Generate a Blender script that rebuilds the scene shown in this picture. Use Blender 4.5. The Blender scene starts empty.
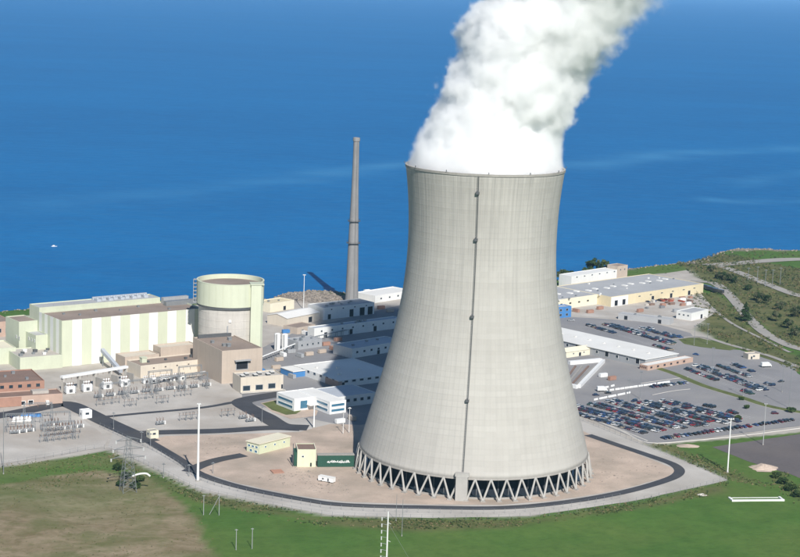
import bpy, bmesh, math, random
import numpy as np
from mathutils import Vector, Matrix, noise as mnoise

random.seed(7)
RNG = np.random.default_rng(11)
SC = bpy.context.scene
COL = SC.collection
rad = math.radians

# ------------------------------------------------------------------ camera
FPX, PW, PH = 1800.0, 800, 557
PITCH, ROLL, HC = rad(9.5), rad(2.0), 265.0
FW = np.array([0, math.cos(PITCH), -math.sin(PITCH)])
_r = np.array([1.0, 0, 0]); _u = np.cross(_r, FW)
RT = math.cos(ROLL) * _r + math.sin(ROLL) * _u
UP = -math.sin(ROLL) * _r + math.cos(ROLL) * _u
CP = np.array([0, 0, HC])
cam_d = bpy.data.cameras.new('camera'); cam = bpy.data.objects.new('camera', cam_d); COL.objects.link(cam)
cam_d.sensor_width = 36.0; cam_d.sensor_fit = 'HORIZONTAL'; cam_d.lens = 36.0 * FPX / PW
cam_d.clip_start = 1.0; cam_d.clip_end = 400000.0
cam.matrix_world = Matrix(((RT[0], UP[0], -FW[0], CP[0]), (RT[1], UP[1], -FW[1], CP[1]), (RT[2], UP[2], -FW[2], CP[2]), (0, 0, 0, 1)))
SC.camera = cam

# ------------------------------------------------------------------ light
SUN_EL, SH_AZ = rad(39.0), rad(104.6)            # sun height, direction in which shadows run
sx, sy = -math.cos(SH_AZ), -math.sin(SH_AZ)      # horizontal direction towards the sun
world = bpy.data.worlds.new('World'); SC.world = world; world.use_nodes = True
_wn = world.node_tree.nodes
_sky = _wn.new('ShaderNodeTexSky'); _sky.sky_type = 'NISHITA'; _sky.sun_disc = False
_sky.sun_elevation = SUN_EL; _sky.sun_rotation = math.atan2(sx, sy); _sky.altitude = 250
_sky.air_density = 1.0; _sky.dust_density = 0.0; _sky.ozone_density = 4.5
world.node_tree.links.new(_sky.outputs[0], _wn['Background'].inputs[0]); _wn['Background'].inputs[1].default_value = 0.072
sun_d = bpy.data.lights.new('sun', 'SUN'); sun_d.energy = 5.0; sun_d.angle = rad(0.53); sun_d.color = (1.0, 0.96, 0.905)
sun = bpy.data.objects.new('sun', sun_d); COL.objects.link(sun)
sun.rotation_euler = Vector((-sx * math.cos(SUN_EL), -sy * math.cos(SUN_EL), -math.sin(SUN_EL))).to_track_quat('-Z', 'Y').to_euler()
vs = SC.view_settings; vs.view_transform = 'Standard'; vs.look = 'None'; vs.exposure = 0.15; vs.gamma = 1.0; vs.use_curve_mapping = False
SC.cycles.max_bounces = 26; SC.cycles.volume_bounces = 24; SC.cycles.diffuse_bounces = 3; SC.cycles.glossy_bounces = 3; SC.cycles.transparent_max_bounces = 16
SC.cycles.use_denoising = True

# ------------------------------------------------------------------ helpers
def G(px, py, z=0.0):
    "the point at height z that stands at this place of the picture"
    d = FW * FPX + RT * (px - PW / 2) - UP * (py - PH / 2)
    return CP + d * ((z - HC) / d[2])
def PJ(p):
    v = np.array(p, float) - CP; k = FPX / np.dot(v, FW)
    return PW / 2 + np.dot(v, RT) * k, PH / 2 - np.dot(v, UP) * k
def HZ(px, py, pt):
    "height above the ground point (px, py) of something whose top shows at row pt"
    g = G(px, py); lo, hi = 0.0, 260.0
    for _ in range(40):
        m = (lo + hi) / 2
        if PJ((g[0], g[1], m))[1] > pt: lo = m
        else: hi = m
    return lo
def lin(c): 
    return tuple((x / 255 / 12.92) if x / 255 <= 0.04045 else ((x / 255 + 0.055) / 1.055) ** 2.4 for x in c)

MATS = {}
def nd(nt, kind, **kw):
    n = nt.nodes.new('ShaderNode' + kind)
    for k, v in kw.items():
        if k.startswith('i'):
            s = n.inputs[int(k[1:])]
            if isinstance(v, bpy.types.NodeSocket): nt.links.new(v, s)
            else: s.default_value = v
        else: setattr(n, k, v)
    return n
def mathn(nt, op, a, b=0.0, c=None, clamp=False):
    kw = dict(i0=a, i1=b)
    if c is not None: kw['i2'] = c
    n = nd(nt, 'Math', operation=op, use_clamp=clamp, **kw); return n.outputs[0]
def mixc(nt, f, a, b, blend='MIX'):
    n = nt.nodes.new('ShaderNodeMix'); n.data_type = 'RGBA'; n.blend_type = blend
    for s, v in ((n.inputs[0], f), (n.inputs[6], a), (n.inputs[7], b)):
        if isinstance(v, bpy.types.NodeSocket): nt.links.new(v, s)
        elif isinstance(v, (int, float)): s.default_value = v
        else: s.default_value = (*v[:3], 1)
    return n.outputs[2]
def ramp(nt, f, a, b):
    return nd(nt, 'MapRange', i0=f, i1=a, i2=b, i3=0.0, i4=1.0).outputs[0]
def newmat(name):
    m = bpy.data.materials.new(name); m.use_nodes = True; MATS[name] = m
    nt = m.node_tree; return m, nt, nt.nodes['Principled BSDF']
def noise(nt, scale, detail=4.0, vec=None, rough=0.55):
    n = nd(nt, 'TexNoise', i2=scale, i3=detail, i4=rough)
    if vec is None: vec = nd(nt, 'NewGeometry').outputs[0]
    nt.links.new(vec, n.inputs[0]); return n.outputs[0]
def mat(name, rgb, rough=0.75, var=0.18, scale=0.25, fine=1.6, bump=0.0, spec=0.25, metal=0.0, dirt=None, dirt_amt=0.0, stripes=0.0, sscale=1.0, streak=0.0):
    "painted / mineral surface: two octaves of mottling, optional dirt tint, corrugation and run-off streaks"
    m, nt, b = newmat(name)
    base = rgb
    pos = nd(nt, 'NewGeometry').outputs[0]
    n1 = noise(nt, scale, 5, pos); n2 = noise(nt, fine, 3, pos)
    f = mathn(nt, 'ADD', mathn(nt, 'MULTIPLY', n1, 0.65), mathn(nt, 'MULTIPLY', n2, 0.35))
    f = ramp(nt, f, 0.3, 0.7)
    dark = tuple(c * (1 - var) for c in base); light = tuple(min(1, c * (1 + var)) for c in base)
    col = mixc(nt, f, dark, light)
    if dirt is not None:
        col = mixc(nt, mathn(nt, 'MULTIPLY', ramp(nt, noise(nt, scale * 0.45, 6, pos), 0.45, 0.7), dirt_amt), col, dirt)
    if streak:
        mp = nd(nt, 'Mapping'); nt.links.new(pos, mp.inputs[0]); mp.inputs[3].default_value = (0.9, 0.9, 0.04)
        st = ramp(nt, noise(nt, 1.0, 4, mp.outputs[0]), 0.45, 0.75)
        col = mixc(nt, mathn(nt, 'MULTIPLY', st, streak), col, tuple(c * 0.55 for c in base))
    nt.links.new(col, b.inputs['Base Color'])
    b.inputs['Roughness'].default_value = rough; b.inputs['Specular IOR Level'].default_value = spec; b.inputs['Metallic'].default_value = metal
    if bump or stripes:
        h = f
        if stripes:
            tc = nd(nt, 'TexCoord').outputs['Object']
            w = nd(nt, 'TexWave', wave_type='BANDS', bands_direction='X', i1=sscale); nt.links.new(tc, w.inputs[0]); h = w.outputs[1]
        bp = nd(nt, 'Bump', i0=max(bump, stripes), i1=0.3); nt.links.new(h, bp.inputs[3 if bp.inputs[3].name == 'Height' else 2]); nt.links.new(bp.outputs[0], b.inputs['Normal'])
    return m

class MB:
    "collects faces; build() links them as one mesh object"
    def __init__(s): s.v = []; s.f = []; s.m = []
    def add(s, vs, fs, mi=0):
        o = len(s.v); s.v += [tuple(p) for p in vs]
        for f in fs: s.f.append(tuple(o + i for i in f)); s.m.append(mi)
        return s
    def box(s, x0, x1, y0, y1, z0, z1, mi=0):
        return s.add([(x0, y0, z0), (x1, y0, z0), (x1, y1, z0), (x0, y1, z0), (x0, y0, z1), (x1, y0, z1), (x1, y1, z1), (x0, y1, z1)],
                     [(0, 3, 2, 1), (4, 5, 6, 7), (0, 1, 5, 4), (1, 2, 6, 5), (2, 3, 7, 6), (3, 0, 4, 7)], mi)
    def prism(s, poly, z0, z1, mi=0, mtop=None):
        n = len(poly); o = len(s.v)
        s.v += [(p[0], p[1], z0) for p in poly] + [(p[0], p[1], z1) for p in poly]
        for i in range(n):
            j = (i + 1) % n; s.f.append((o + i, o + j, o + n + j, o + n + i)); s.m.append(mi)
        s.f.append(tuple(o + n + i for i in range(n))); s.m.append(mi if mtop is None else mtop)
        s.f.append(tuple(o + i for i in reversed(range(n)))); s.m.append(mi)
        return s
    def tube(s, p, q, r0, r1=None, n=8, mi=0, cap=True):
        r1 = r0 if r1 is None else r1; p = Vector(p); q = Vector(q); d = (q - p).normalized()
        a = d.orthogonal().normalized(); b = d.cross(a); o = len(s.v)
        for c, r in ((p, r0), (q, r1)):
            for i in range(n):
                t = 2 * math.pi * i / n; s.v.append(tuple(c + (a * math.cos(t) + b * math.sin(t)) * r))
        for i in range(n):
            j = (i + 1) % n; s.f.append((o + i, o + j, o + n + j, o + n + i)); s.m.append(mi)
        if cap:
            s.f.append(tuple(o + i for i in reversed(range(n)))); s.m.append(mi)
            s.f.append(tuple(o + n + i for i in range(n))); s.m.append(mi)
        return s
    def lathe(s, prof, n=32, mi=0, cx=0, cy=0, cap=False):
        o = len(s.v)
        for r, z in prof:
            for i in range(n):
                t = 2 * math.pi * i / n; s.v.append((cx + r * math.cos(t), cy + r * math.sin(t), z))
        for k in range(len(prof) - 1):
            for i in range(n):
                j = (i + 1) % n; s.f.append((o + k * n + i, o + k * n + j, o + (k + 1) * n + j, o + (k + 1) * n + i)); s.m.append(mi)
        if cap:
            k = len(prof) - 1; s.f.append(tuple(o + k * n + i for i in range(n))); s.m.append(mi)
        return s
    def mesh(s, name, mats, smooth=False):
        me = bpy.data.meshes.new(name); me.from_pydata(s.v, [], s.f)
        for m in (mats if isinstance(mats, (list, tuple)) else [mats]): me.materials.append(MATS[m])
        me.polygons.foreach_set('material_index', s.m)
        if smooth: me.polygons.foreach_set('use_smooth', [True] * len(s.f))
        me.update(); return me
    def build(s, name, mats, parent=None, loc=None, rz=0.0, smooth=False):
        return link(name, s.mesh(name, mats, smooth), parent, loc, rz)
def link(name, me, parent=None, loc=None, rz=0.0):
    o = bpy.data.objects.new(name, me); COL.objects.link(o)
    if parent is not None: o.parent = parent
    if loc is not None: o.location = loc
    o.rotation_euler = (0, 0, rz)
    return o
def tag(o, label=None, cat=None, group=None, kind=None):
    for k, v in (('label', label), ('category', cat), ('group', group), ('kind', kind)):
        if v: o[k] = v
    return o
def thing(name, label, cat, loc=(0, 0, 0), rz=0.0, group=None):
    o = bpy.data.objects.new(name, None); COL.objects.link(o); o.location = loc; o.rotation_euler = (0, 0, rz); o.empty_display_size = 2
    return tag(o, label, cat, group)
def copy_tree(o, parent=None):
    c = o.copy(); COL.objects.link(c); c.parent = parent
    for ch in list(o.children): copy_tree(ch, c)
    return c
def npmesh(name, V, F, mats, smooth=False, mi=None):
    V = np.ascontiguousarray(V, np.float32); F = np.ascontiguousarray(F, np.int32); k = F.shape[1]
    me = bpy.data.meshes.new(name); me.vertices.add(len(V)); me.vertices.foreach_set('co', V.ravel())
    me.loops.add(F.size); me.loops.foreach_set('vertex_index', F.ravel())
    me.polygons.add(len(F)); me.polygons.foreach_set('loop_start', np.arange(0, F.size, k, dtype=np.int32))
    for m in (mats if isinstance(mats, (list, tuple)) else [mats]): me.materials.append(MATS[m])
    if mi is not None: me.polygons.foreach_set('material_index', np.ascontiguousarray(mi, np.int32))
    if smooth: me.polygons.foreach_set('use_smooth', np.ones(len(F), bool))
    me.update(calc_edges=True); return me
def pxpoly(pts, z=0.0): return [G(x, y, z)[:2] for x, y in pts]
def fnoise(x, y, s, seed=0.0): return mnoise.fractal(Vector((x * s, y * s, seed)), 1.0, 2.0, 4)
def wobble(poly, step=5.0, amp=0.8, closed=True):
    "splits the sides and lets them wander a little, so that edges are not ruled"
    out = []; n = len(poly)
    for i in range(n if closed else n - 1):
        a = np.array(poly[i]); b = np.array(poly[(i + 1) % n]); k = max(1, int(np.linalg.norm(b - a) / step))
        for j in range(k):
            p = a + (b - a) * j / k
            out.append((p[0] + amp * fnoise(p[0], p[1], 0.11, 1.3), p[1] + amp * fnoise(p[0], p[1], 0.11, 7.7)))
    if not closed: out.append(tuple(poly[-1]))
    return out
def sheet(name, pts, z, m, amp=0.6, thick=0.0):
    poly = wobble(pxpoly(pts), 5.0, amp)
    bm = bmesh.new(); vs_ = [bm.verts.new((p[0], p[1], z)) for p in poly]; f = bm.faces.new(vs_)
    bmesh.ops.recalc_face_normals(bm, faces=[f])
    if f.normal.z < 0: f.normal_flip()
    bmesh.ops.triangulate(bm, faces=[f])
    me = bpy.data.meshes.new(name); bm.to_mesh(me); bm.free(); me.materials.append(MATS[m])
    return tag(link(name, me), kind='structure')
def smoothline(pts, n=6):
    P = [np.array(p, float) for p in pts]; P = [2 * P[0] - P[1]] + P + [2 * P[-1] - P[-2]]; out = []
    for i in range(1, len(P) - 2):
        for j in range(n):
            t = j / n; p0, p1, p2, p3 = P[i - 1:i + 3]
            out.append(0.5 * ((2 * p1) + (-p0 + p2) * t + (2 * p0 - 5 * p1 + 4 * p2 - p3) * t * t + (-p0 + 3 * p1 - 3 * p2 + p3) * t ** 3))
    out.append(P[-2]); return out
def strip_mesh(line, w, z, closed=False):
    L = np.array(line); d = np.gradient(L, axis=0); d /= np.linalg.norm(d, axis=1)[:, None] + 1e-9
    nrm = np.stack([-d[:, 1], d[:, 0]], 1); wv = np.broadcast_to(np.array(w, float), (len(L),))[:, None] / 2
    a = L + nrm * wv; b = L - nrm * wv; n = len(L)
    V = np.zeros((2 * n, 3)); V[:n, :2] = a; V[n:, :2] = b; V[:, 2] = z
    F = [(n + i, n + i + 1, i + 1, i) for i in range(n - 1)]
    return V, np.array(F)
def road(name, pts, w, z, m, n=6, kind='structure'):
    line = smoothline(pxpoly(pts), n); V, F = strip_mesh(line, w, z)
    if z > 0.3:      # out on the slope: follow the ground, cut fine
        line = smoothline(pxpoly(pts), 40); parts = []; N_ = len(line)
        V = np.concatenate([strip_mesh(line, w * (1 - 2 * k / 4) if k < 2 else w * (2 * k / 4 - 1), 0)[0][(0 if k < 2 else N_):(N_ if k < 2 else 2 * N_)] if k != 2 else np.concatenate([np.array(line), np.zeros((N_, 1))], 1) for k in range(5)])
        V[:, 2] = np.maximum.reduce([land_height(V[:, :2] + o) for o in ((0, 0), (3, 0), (-3, 0), (0, 3), (0, -3))]) + z
        F = np.array([((k + 1) * N_ + i, (k + 1) * N_ + i + 1, k * N_ + i + 1, k * N_ + i) for k in range(4) for i in range(N_ - 1)])
    return tag(link(name, npmesh(name, V, F, m)), kind=kind)

# ------------------------------------------------------------------ materials
mat('asphalt_dark', (0.060, 0.062, 0.072), 0.85, 0.25, 0.08, 0.9, dirt=(0.09, 0.085, 0.08), dirt_amt=0.5)
mat('asphalt_grey', (0.25, 0.245, 0.25), 0.9, 0.14, 0.035, 0.6, dirt=(0.33, 0.315, 0.30), dirt_amt=0.7)
mat('asphalt_brown', (0.135, 0.12, 0.12), 0.9, 0.16, 0.03, 0.5, dirt=(0.22, 0.19, 0.17), dirt_amt=0.5)
mat('road_pale', (0.34, 0.32, 0.29), 0.9, 0.12, 0.06, 0.8)
mat('gravel_pale', (0.47, 0.445, 0.41), 0.95, 0.16, 0.05, 1.4, dirt=(0.33, 0.30, 0.265), dirt_amt=0.7)
mat('gravel_grey', (0.47, 0.44, 0.40), 0.95, 0.2, 0.05, 1.4, dirt=(0.36, 0.31, 0.26), dirt_amt=0.8)
mat('soil_tan', (0.50, 0.40, 0.325), 0.95, 0.22, 0.07, 0.9, dirt=(0.34, 0.285, 0.23), dirt_amt=0.95)
mat('concrete_pale', (0.56, 0.53, 0.48), 0.85, 0.12, 0.15, 1.5, streak=0.25)
mat('concrete_grey', (0.36, 0.34, 0.31), 0.85, 0.14, 0.12, 1.2, streak=0.3)
mat('leg_concrete', (0.43, 0.415, 0.385), 0.85, 0.12, 0.15, 1.5, streak=0.2)
mat('stack_concrete', (0.27, 0.265, 0.26), 0.85, 0.15, 0.06, 0.6, streak=0.4)
mat('panel_green', (0.61, 0.64, 0.49), 0.55, 0.05, 0.08, 0.8, spec=0.3, streak=0.10)
mat('panel_white', (0.84, 0.84, 0.77), 0.5, 0.04, 0.08, 0.8, spec=0.3, streak=0.08)
mat('siding_green', (0.56, 0.59, 0.455), 0.6, 0.07, 0.1, 0.9, streak=0.15)
mat('beige', (0.50, 0.42, 0.345), 0.8, 0.08, 0.08, 0.8, streak=0.2)
mat('beige_pale', (0.62, 0.555, 0.46), 0.8, 0.07, 0.08, 0.8, streak=0.2)
mat('cream', (0.68, 0.59, 0.40), 0.7, 0.07, 0.08, 0.8, streak=0.12)
mat('cream_pale', (0.74, 0.69, 0.54), 0.7, 0.07, 0.08, 0.8, streak=0.12)
mat('yellow_green', (0.63, 0.66, 0.47), 0.7, 0.06, 0.1, 0.8, streak=0.12)
mat('roof_gravel', (0.27, 0.215, 0.18), 0.95, 0.18, 0.06, 1.2, dirt=(0.36, 0.29, 0.25), dirt_amt=0.6)
mat('roof_brown', (0.23, 0.16, 0.13), 0.9, 0.15, 0.1, 1.0)
mat('roof_white', (0.78, 0.77, 0.73), 0.6, 0.06, 0.06, 0.7, dirt=(0.60, 0.58, 0.54), dirt_amt=0.35)
mat('roof_grey', (0.40, 0.405, 0.41), 0.7, 0.10, 0.06, 0.8, dirt=(0.48, 0.48, 0.47), dirt_amt=0.5)
mat('roof_blue_grey', (0.43, 0.46, 0.50), 0.6, 0.08, 0.06, 0.8)  # own colour of ducts and fans; also puts shade into some white roofs
mat('wall_white', (0.74, 0.74, 0.71), 0.7, 0.05, 0.1, 0.9, streak=0.15)
mat('wall_grey', (0.36, 0.37, 0.38), 0.75, 0.1, 0.1, 0.9, streak=0.2)
mat('brick', (0.37, 0.215, 0.16), 0.85, 0.15, 0.3, 2.0)
mat('brick_pink', (0.48, 0.345, 0.275), 0.85, 0.12, 0.2, 2.0)
mat('paint_white', (0.80, 0.80, 0.78), 0.5, 0.05, 0.3, 1.5)
mat('paint_red', (0.36, 0.10, 0.065), 0.6, 0.12, 0.3, 1.5)
mat('paint_blue', (0.07, 0.22, 0.48), 0.6, 0.08, 0.3, 1.5)
mat('paint_green', (0.03, 0.088, 0.062), 0.6, 0.12, 0.2, 1.0)
mat('steel', (0.27, 0.285, 0.295), 0.5, 0.12, 0.5, 2.0, spec=0.5, metal=0.3)
mat('steel_dark', (0.10, 0.105, 0.11), 0.6, 0.15, 0.5, 2.0, spec=0.4)
mat('rubber', (0.02, 0.02, 0.02), 0.9, 0.1)
mat('glass', (0.03, 0.045, 0.06), 0.12, 0.1, spec=0.6)
mat('glass_blue', (0.06, 0.17, 0.26), 0.15, 0.12, spec=0.6)
mat('dark', (0.02, 0.022, 0.028), 0.8, 0.2)
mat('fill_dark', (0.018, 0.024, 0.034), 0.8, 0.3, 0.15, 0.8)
mat('insulator', (0.20, 0.13, 0.10), 0.35, 0.1, spec=0.5)
mat('bark', (0.11, 0.085, 0.06), 0.95, 0.2, 0.8, 3.0)
mat('leaf_dark', (0.035, 0.065, 0.022), 0.7, 0.35, 0.2, 1.0)
mat('leaf_mid', (0.065, 0.10, 0.03), 0.7, 0.35, 0.2, 1.0)
mat('leaf_olive', (0.12, 0.14, 0.045), 0.75, 0.3, 0.15, 1.0)
mat('leaf_grey', (0.11, 0.12, 0.065), 0.8, 0.3, 0.15, 1.0)
mat('straw', (0.20, 0.165, 0.085), 0.85, 0.25, 0.15, 1.0)
mat('rock', (0.27, 0.235, 0.20), 0.95, 0.25, 0.2, 1.0)
CARC = {'black': (0.012, 0.012, 0.015), 'dark blue': (0.015, 0.03, 0.085), 'dark grey': (0.05, 0.052, 0.06), 'silver': (0.42, 0.43, 0.45), 'white': (0.72, 0.72, 0.70),
        'red': (0.27, 0.02, 0.03), 'maroon': (0.10, 0.014, 0.03), 'blue': (0.035, 0.085, 0.24), 'green': (0.03, 0.07, 0.055), 'tan': (0.34, 0.28, 0.21)}
for k_, c_ in CARC.items():
    m_ = mat('car_' + k_, c_, 0.3, 0.05, 0.5, 2.0, spec=0.5); m_.node_tree.nodes['Principled BSDF'].inputs['Coat Weight'].default_value = 0.6

def shell_material():
    m, nt, b = newmat('shell_concrete')
    uv = nd(nt, 'UVMap').outputs[0]; sp = nd(nt, 'SeparateXYZ', i0=uv); u, v = sp.outputs[0], sp.outputs[1]   # u: 0..1 round, v: metres up
    up_ = ramp(nt, v, 60.0, 150.0)
    def cell(a, n, w):      # 1 close to a joint
        fr = mathn(nt, 'FRACT', mathn(nt, 'MULTIPLY', a, n)); d = mathn(nt, 'ABSOLUTE', mathn(nt, 'SUBTRACT', fr, 0.5))
        return mathn(nt, 'SUBTRACT', 1.0, ramp(nt, mathn(nt, 'SUBTRACT', 0.5, d), 0.0, w))
    vj = cell(u, 116.0, 0.22); hj = cell(v, 1 / 2.9, 0.16); hb = cell(v, 1 / 14.5, 0.05)
    fu = mathn(nt, 'FLOOR', mathn(nt, 'MULTIPLY', u, 58.0)); fv = mathn(nt, 'FLOOR', mathn(nt, 'MULTIPLY', v, 1 / 2.9))
    wn = nd(nt, 'TexWhiteNoise', noise_dimensions='2D'); cb = nd(nt, 'CombineXYZ', i0=fu, i1=fv); nt.links.new(cb.outputs[0], wn.inputs[0])
    fv2 = mathn(nt, 'FLOOR', mathn(nt, 'MULTIPLY', v, 1 / 2.9)); wr = nd(nt, 'TexWhiteNoise', noise_dimensions='1D', i1=fv2)
    cs = nd(nt, 'CombineXYZ', i0=mathn(nt, 'MULTIPLY', u, 90.0), i1=mathn(nt, 'MULTIPLY', v, 0.012)); st = noise(nt, 1.0, 5, cs.outputs[0], 0.6)
    cl = nd(nt, 'CombineXYZ', i0=mathn(nt, 'MULTIPLY', u, 14.0), i1=mathn(nt, 'MULTIPLY', v, 0.03)); big = noise(nt, 1.0, 5, cl.outputs[0], 0.6)
    col = mixc(nt, wn.outputs[0], (0.445, 0.425, 0.388), (0.48, 0.46, 0.422))
    col = mixc(nt, mathn(nt, 'MULTIPLY', wr.outputs[0], 0.55), col, (0.40, 0.38, 0.345))
    col = mixc(nt, mathn(nt, 'MULTIPLY', ramp(nt, big, 0.35, 0.7), 0.55), col, (0.51, 0.49, 0.448))
    brk = ramp(nt, noise(nt, 0.05, 4, None, 0.6), 0.35, 0.65)
    cs2 = nd(nt, 'CombineXYZ', i0=mathn(nt, 'MULTIPLY', u, 260.0), i1=mathn(nt, 'MULTIPLY', v, 0.02)); st2 = noise(nt, 1.0, 4, cs2.outputs[0], 0.6)
    rimk = ramp(nt, v, 120.0, 166.0)
    col = mixc(nt, mathn(nt, 'MULTIPLY', ramp(nt, st2, 0.48, 0.7), mathn(nt, 'MULTIPLY', rimk, 0.55)), col, (0.25, 0.24, 0.225))
    amt = mathn(nt, 'ADD', 0.22, mathn(nt, 'MULTIPLY', up_, 0.40))
    col = mixc(nt, mathn(nt, 'MULTIPLY', ramp(nt, st, 0.45, 0.72), amt), col, (0.31, 0.30, 0.28))
    col = mixc(nt, mathn(nt, 'MULTIPLY', mathn(nt, 'MULTIPLY', vj, brk), mathn(nt, 'ADD', 0.11, mathn(nt, 'MULTIPLY', up_, 0.20))), col, (0.25, 0.245, 0.235))
    col = mixc(nt, mathn(nt, 'MULTIPLY', hj, mathn(nt, 'MULTIPLY', brk, 0.16)), col, (0.27, 0.26, 0.245))
    col = mixc(nt, mathn(nt, 'MULTIPLY', hb, 0.18), col, (0.52, 0.505, 0.47))
    nt.links.new(col, b.inputs['Base Color']); b.inputs['Roughness'].default_value = 0.9; b.inputs['Specular IOR Level'].default_value = 0.15
    bp = nd(nt, 'Bump', i0=0.2, i1=0.2); nt.links.new(mathn(nt, 'ADD', vj, mathn(nt, 'MULTIPLY', hj, 0.5)), bp.inputs['Height']); nt.links.new(bp.outputs[0], b.inputs['Normal'])
shell_material()

def land_material():
    m, nt, b = newmat('land')
    at = nd(nt, 'Attribute', attribute_name='masks'); sp = nd(nt, 'SeparateColor', i0=at.outputs[0]); dry, scr, gra = sp.outputs[0], sp.outputs[1], sp.outputs[2]
    rock = at.outputs[3]
    pos = nd(nt, 'NewGeometry').outputs[0]
    n1 = noise(nt, 0.012, 6, pos); n2 = noise(nt, 0.06, 6, pos); n3 = noise(nt, 0.5, 4, pos); n4 = noise(nt, 0.025, 5, pos, 0.65)
    n5 = noise(nt, 1.7, 3, pos, 0.7); n6 = noise(nt, 0.17, 6, pos, 0.7)
    grass = mixc(nt, ramp(nt, n2, 0.3, 0.7), (0.058, 0.130, 0.026), (0.088, 0.176, 0.038))
    grass = mixc(nt, mathn(nt, 'MULTIPLY', ramp(nt, n1, 0.42, 0.62), 0.6), grass, (0.128, 0.172, 0.046))
    grass = mixc(nt, mathn(nt, 'MULTIPLY', ramp(nt, n6, 0.45, 0.72), 0.5), grass, (0.038, 0.082, 0.020))
    grass = mixc(nt, mathn(nt, 'MULTIPLY', ramp(nt, n5, 0.45, 0.75), 0.4), grass, (0.095, 0.125, 0.040))
    mw = nd(nt, 'TexWave', wave_type='BANDS', bands_direction='X', i1=0.09, i2=3.5, i3=3.0, i4=0.6); mr = nd(nt, 'Mapping'); nt.links.new(pos, mr.inputs[0]); mr.inputs[2].default_value = (0, 0, rad(62)); nt.links.new(mr.outputs[0], mw.inputs[0])
    grass = mixc(nt, mathn(nt, 'MULTIPLY', ramp(nt, mw.outputs[1], 0.35, 0.65), 0.22), grass, (0.085, 0.160, 0.038))
    warp = nd(nt, 'VectorMath', operation='MULTIPLY_ADD'); nw = nd(nt, 'TexNoise', i2=0.02, i3=3.0); nt.links.new(pos, nw.inputs[0]); nt.links.new(nw.outputs[1], warp.inputs[0]); warp.inputs[1].default_value = (60, 60, 0); nt.links.new(pos, warp.inputs[2])
    mp = nd(nt, 'Mapping'); nt.links.new(warp.outputs[0], mp.inputs[0]); mp.inputs[2].default_value = (0, 0, rad(-24)); mp.inputs[3].default_value = (0.03, 0.075, 0.1)
    ns = noise(nt, 1.0, 8, mp.outputs[0], 0.68)
    tan = mixc(nt, ramp(nt, ns, 0.32, 0.68), (0.165, 0.132, 0.072), (0.335, 0.27, 0.185))
    tan = mixc(nt, mathn(nt, 'MULTIPLY', ramp(nt, n6, 0.48, 0.70), 0.65), tan, (0.125, 0.120, 0.050))
    tan = mixc(nt, mathn(nt, 'MULTIPLY', ramp(nt, n5, 0.50, 0.75), 0.35), tan, (0.27, 0.225, 0.145))
    tan = mixc(nt, mathn(nt, 'MULTIPLY', ramp(nt, n4, 0.48, 0.62), 0.6), tan, (0.110, 0.130, 0.045))
    scrub = mixc(nt, ramp(nt, n2, 0.3, 0.7), (0.072, 0.092, 0.032), (0.16, 0.158, 0.068))
    scrub = mixc(nt, mathn(nt, 'MULTIPLY', ramp(nt, n3, 0.5, 0.75), 0.5), scrub, (0.19, 0.16, 0.10))
    grav = mixc(nt, ramp(nt, n2, 0.3, 0.7), (0.38, 0.345, 0.305), (0.50, 0.465, 0.415))
    col = mixc(nt, dry, grass, tan); col = mixc(nt, scr, col, scrub); col = mixc(nt, gra, col, grav)
    col = mixc(nt, rock, col, mixc(nt, ramp(nt, n3, 0.35, 0.65), (0.12, 0.105, 0.09), (0.36, 0.31, 0.26)))
    nt.links.new(col, b.inputs['Base Color']); b.inputs['Roughness'].default_value = 0.95; b.inputs['Specular IOR Level'].default_value = 0.1
    bp = nd(nt, 'Bump', i0=0.6, i1=0.5); nt.links.new(n3, bp.inputs['Height']); nt.links.new(bp.outputs[0], b.inputs['Normal'])
land_material()

def sea_material():
    m, nt, b = newmat('sea_water')
    at = nd(nt, 'Attribute', attribute_name='slick').outputs[2]
    pos = nd(nt, 'NewGeometry').outputs[0]
    def aniso(sx_, sy_, rot, det=5, rough=0.6):
        mp = nd(nt, 'Mapping'); nt.links.new(pos, mp.inputs[0]); mp.inputs[2].default_value = (0, 0, rad(rot)); mp.inputs[3].default_value = (sx_, sy_, 0.1)
        return noise(nt, 1.0, det, mp.outputs[0], rough)
    big = aniso(0.0007, 0.0022, 8, 6); mid = aniso(0.005, 0.010, 14); wv = aniso(0.03, 0.048, -25); rip = aniso(0.07, 0.13, 18, 3)
    col = mixc(nt, ramp(nt, big, 0.35, 0.65), (0.003, 0.122, 0.330), (0.004, 0.144, 0.376))
    col = mixc(nt, mathn(nt, 'MULTIPLY', ramp(nt, mid, 0.42, 0.68), 0.4), col, (0.003, 0.104, 0.295))
    col = mixc(nt, mathn(nt, 'MULTIPLY', ramp(nt, wv, 0.45, 0.7), 0.5), col, (0.005, 0.160, 0.40))
    col = mixc(nt, mathn(nt, 'MULTIPLY', ramp(nt, rip, 0.5, 0.75), 0.45), col, (0.002, 0.088, 0.255))
    col = mixc(nt, at, col, (0.05, 0.235, 0.46))
    nt.links.new(col, b.inputs['Base Color']); b.inputs['Roughness'].default_value = 0.5; b.inputs['IOR'].default_value = 1.33; b.inputs['Specular IOR Level'].default_value = 0.42
    bp = nd(nt, 'Bump', i0=1.0, i1=1.6); nt.links.new(mathn(nt, 'ADD', wv, mathn(nt, 'MULTIPLY', rip, 0.4)), bp.inputs['Height']); nt.links.new(bp.outputs[0], b.inputs['Normal'])
sea_material()

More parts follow.
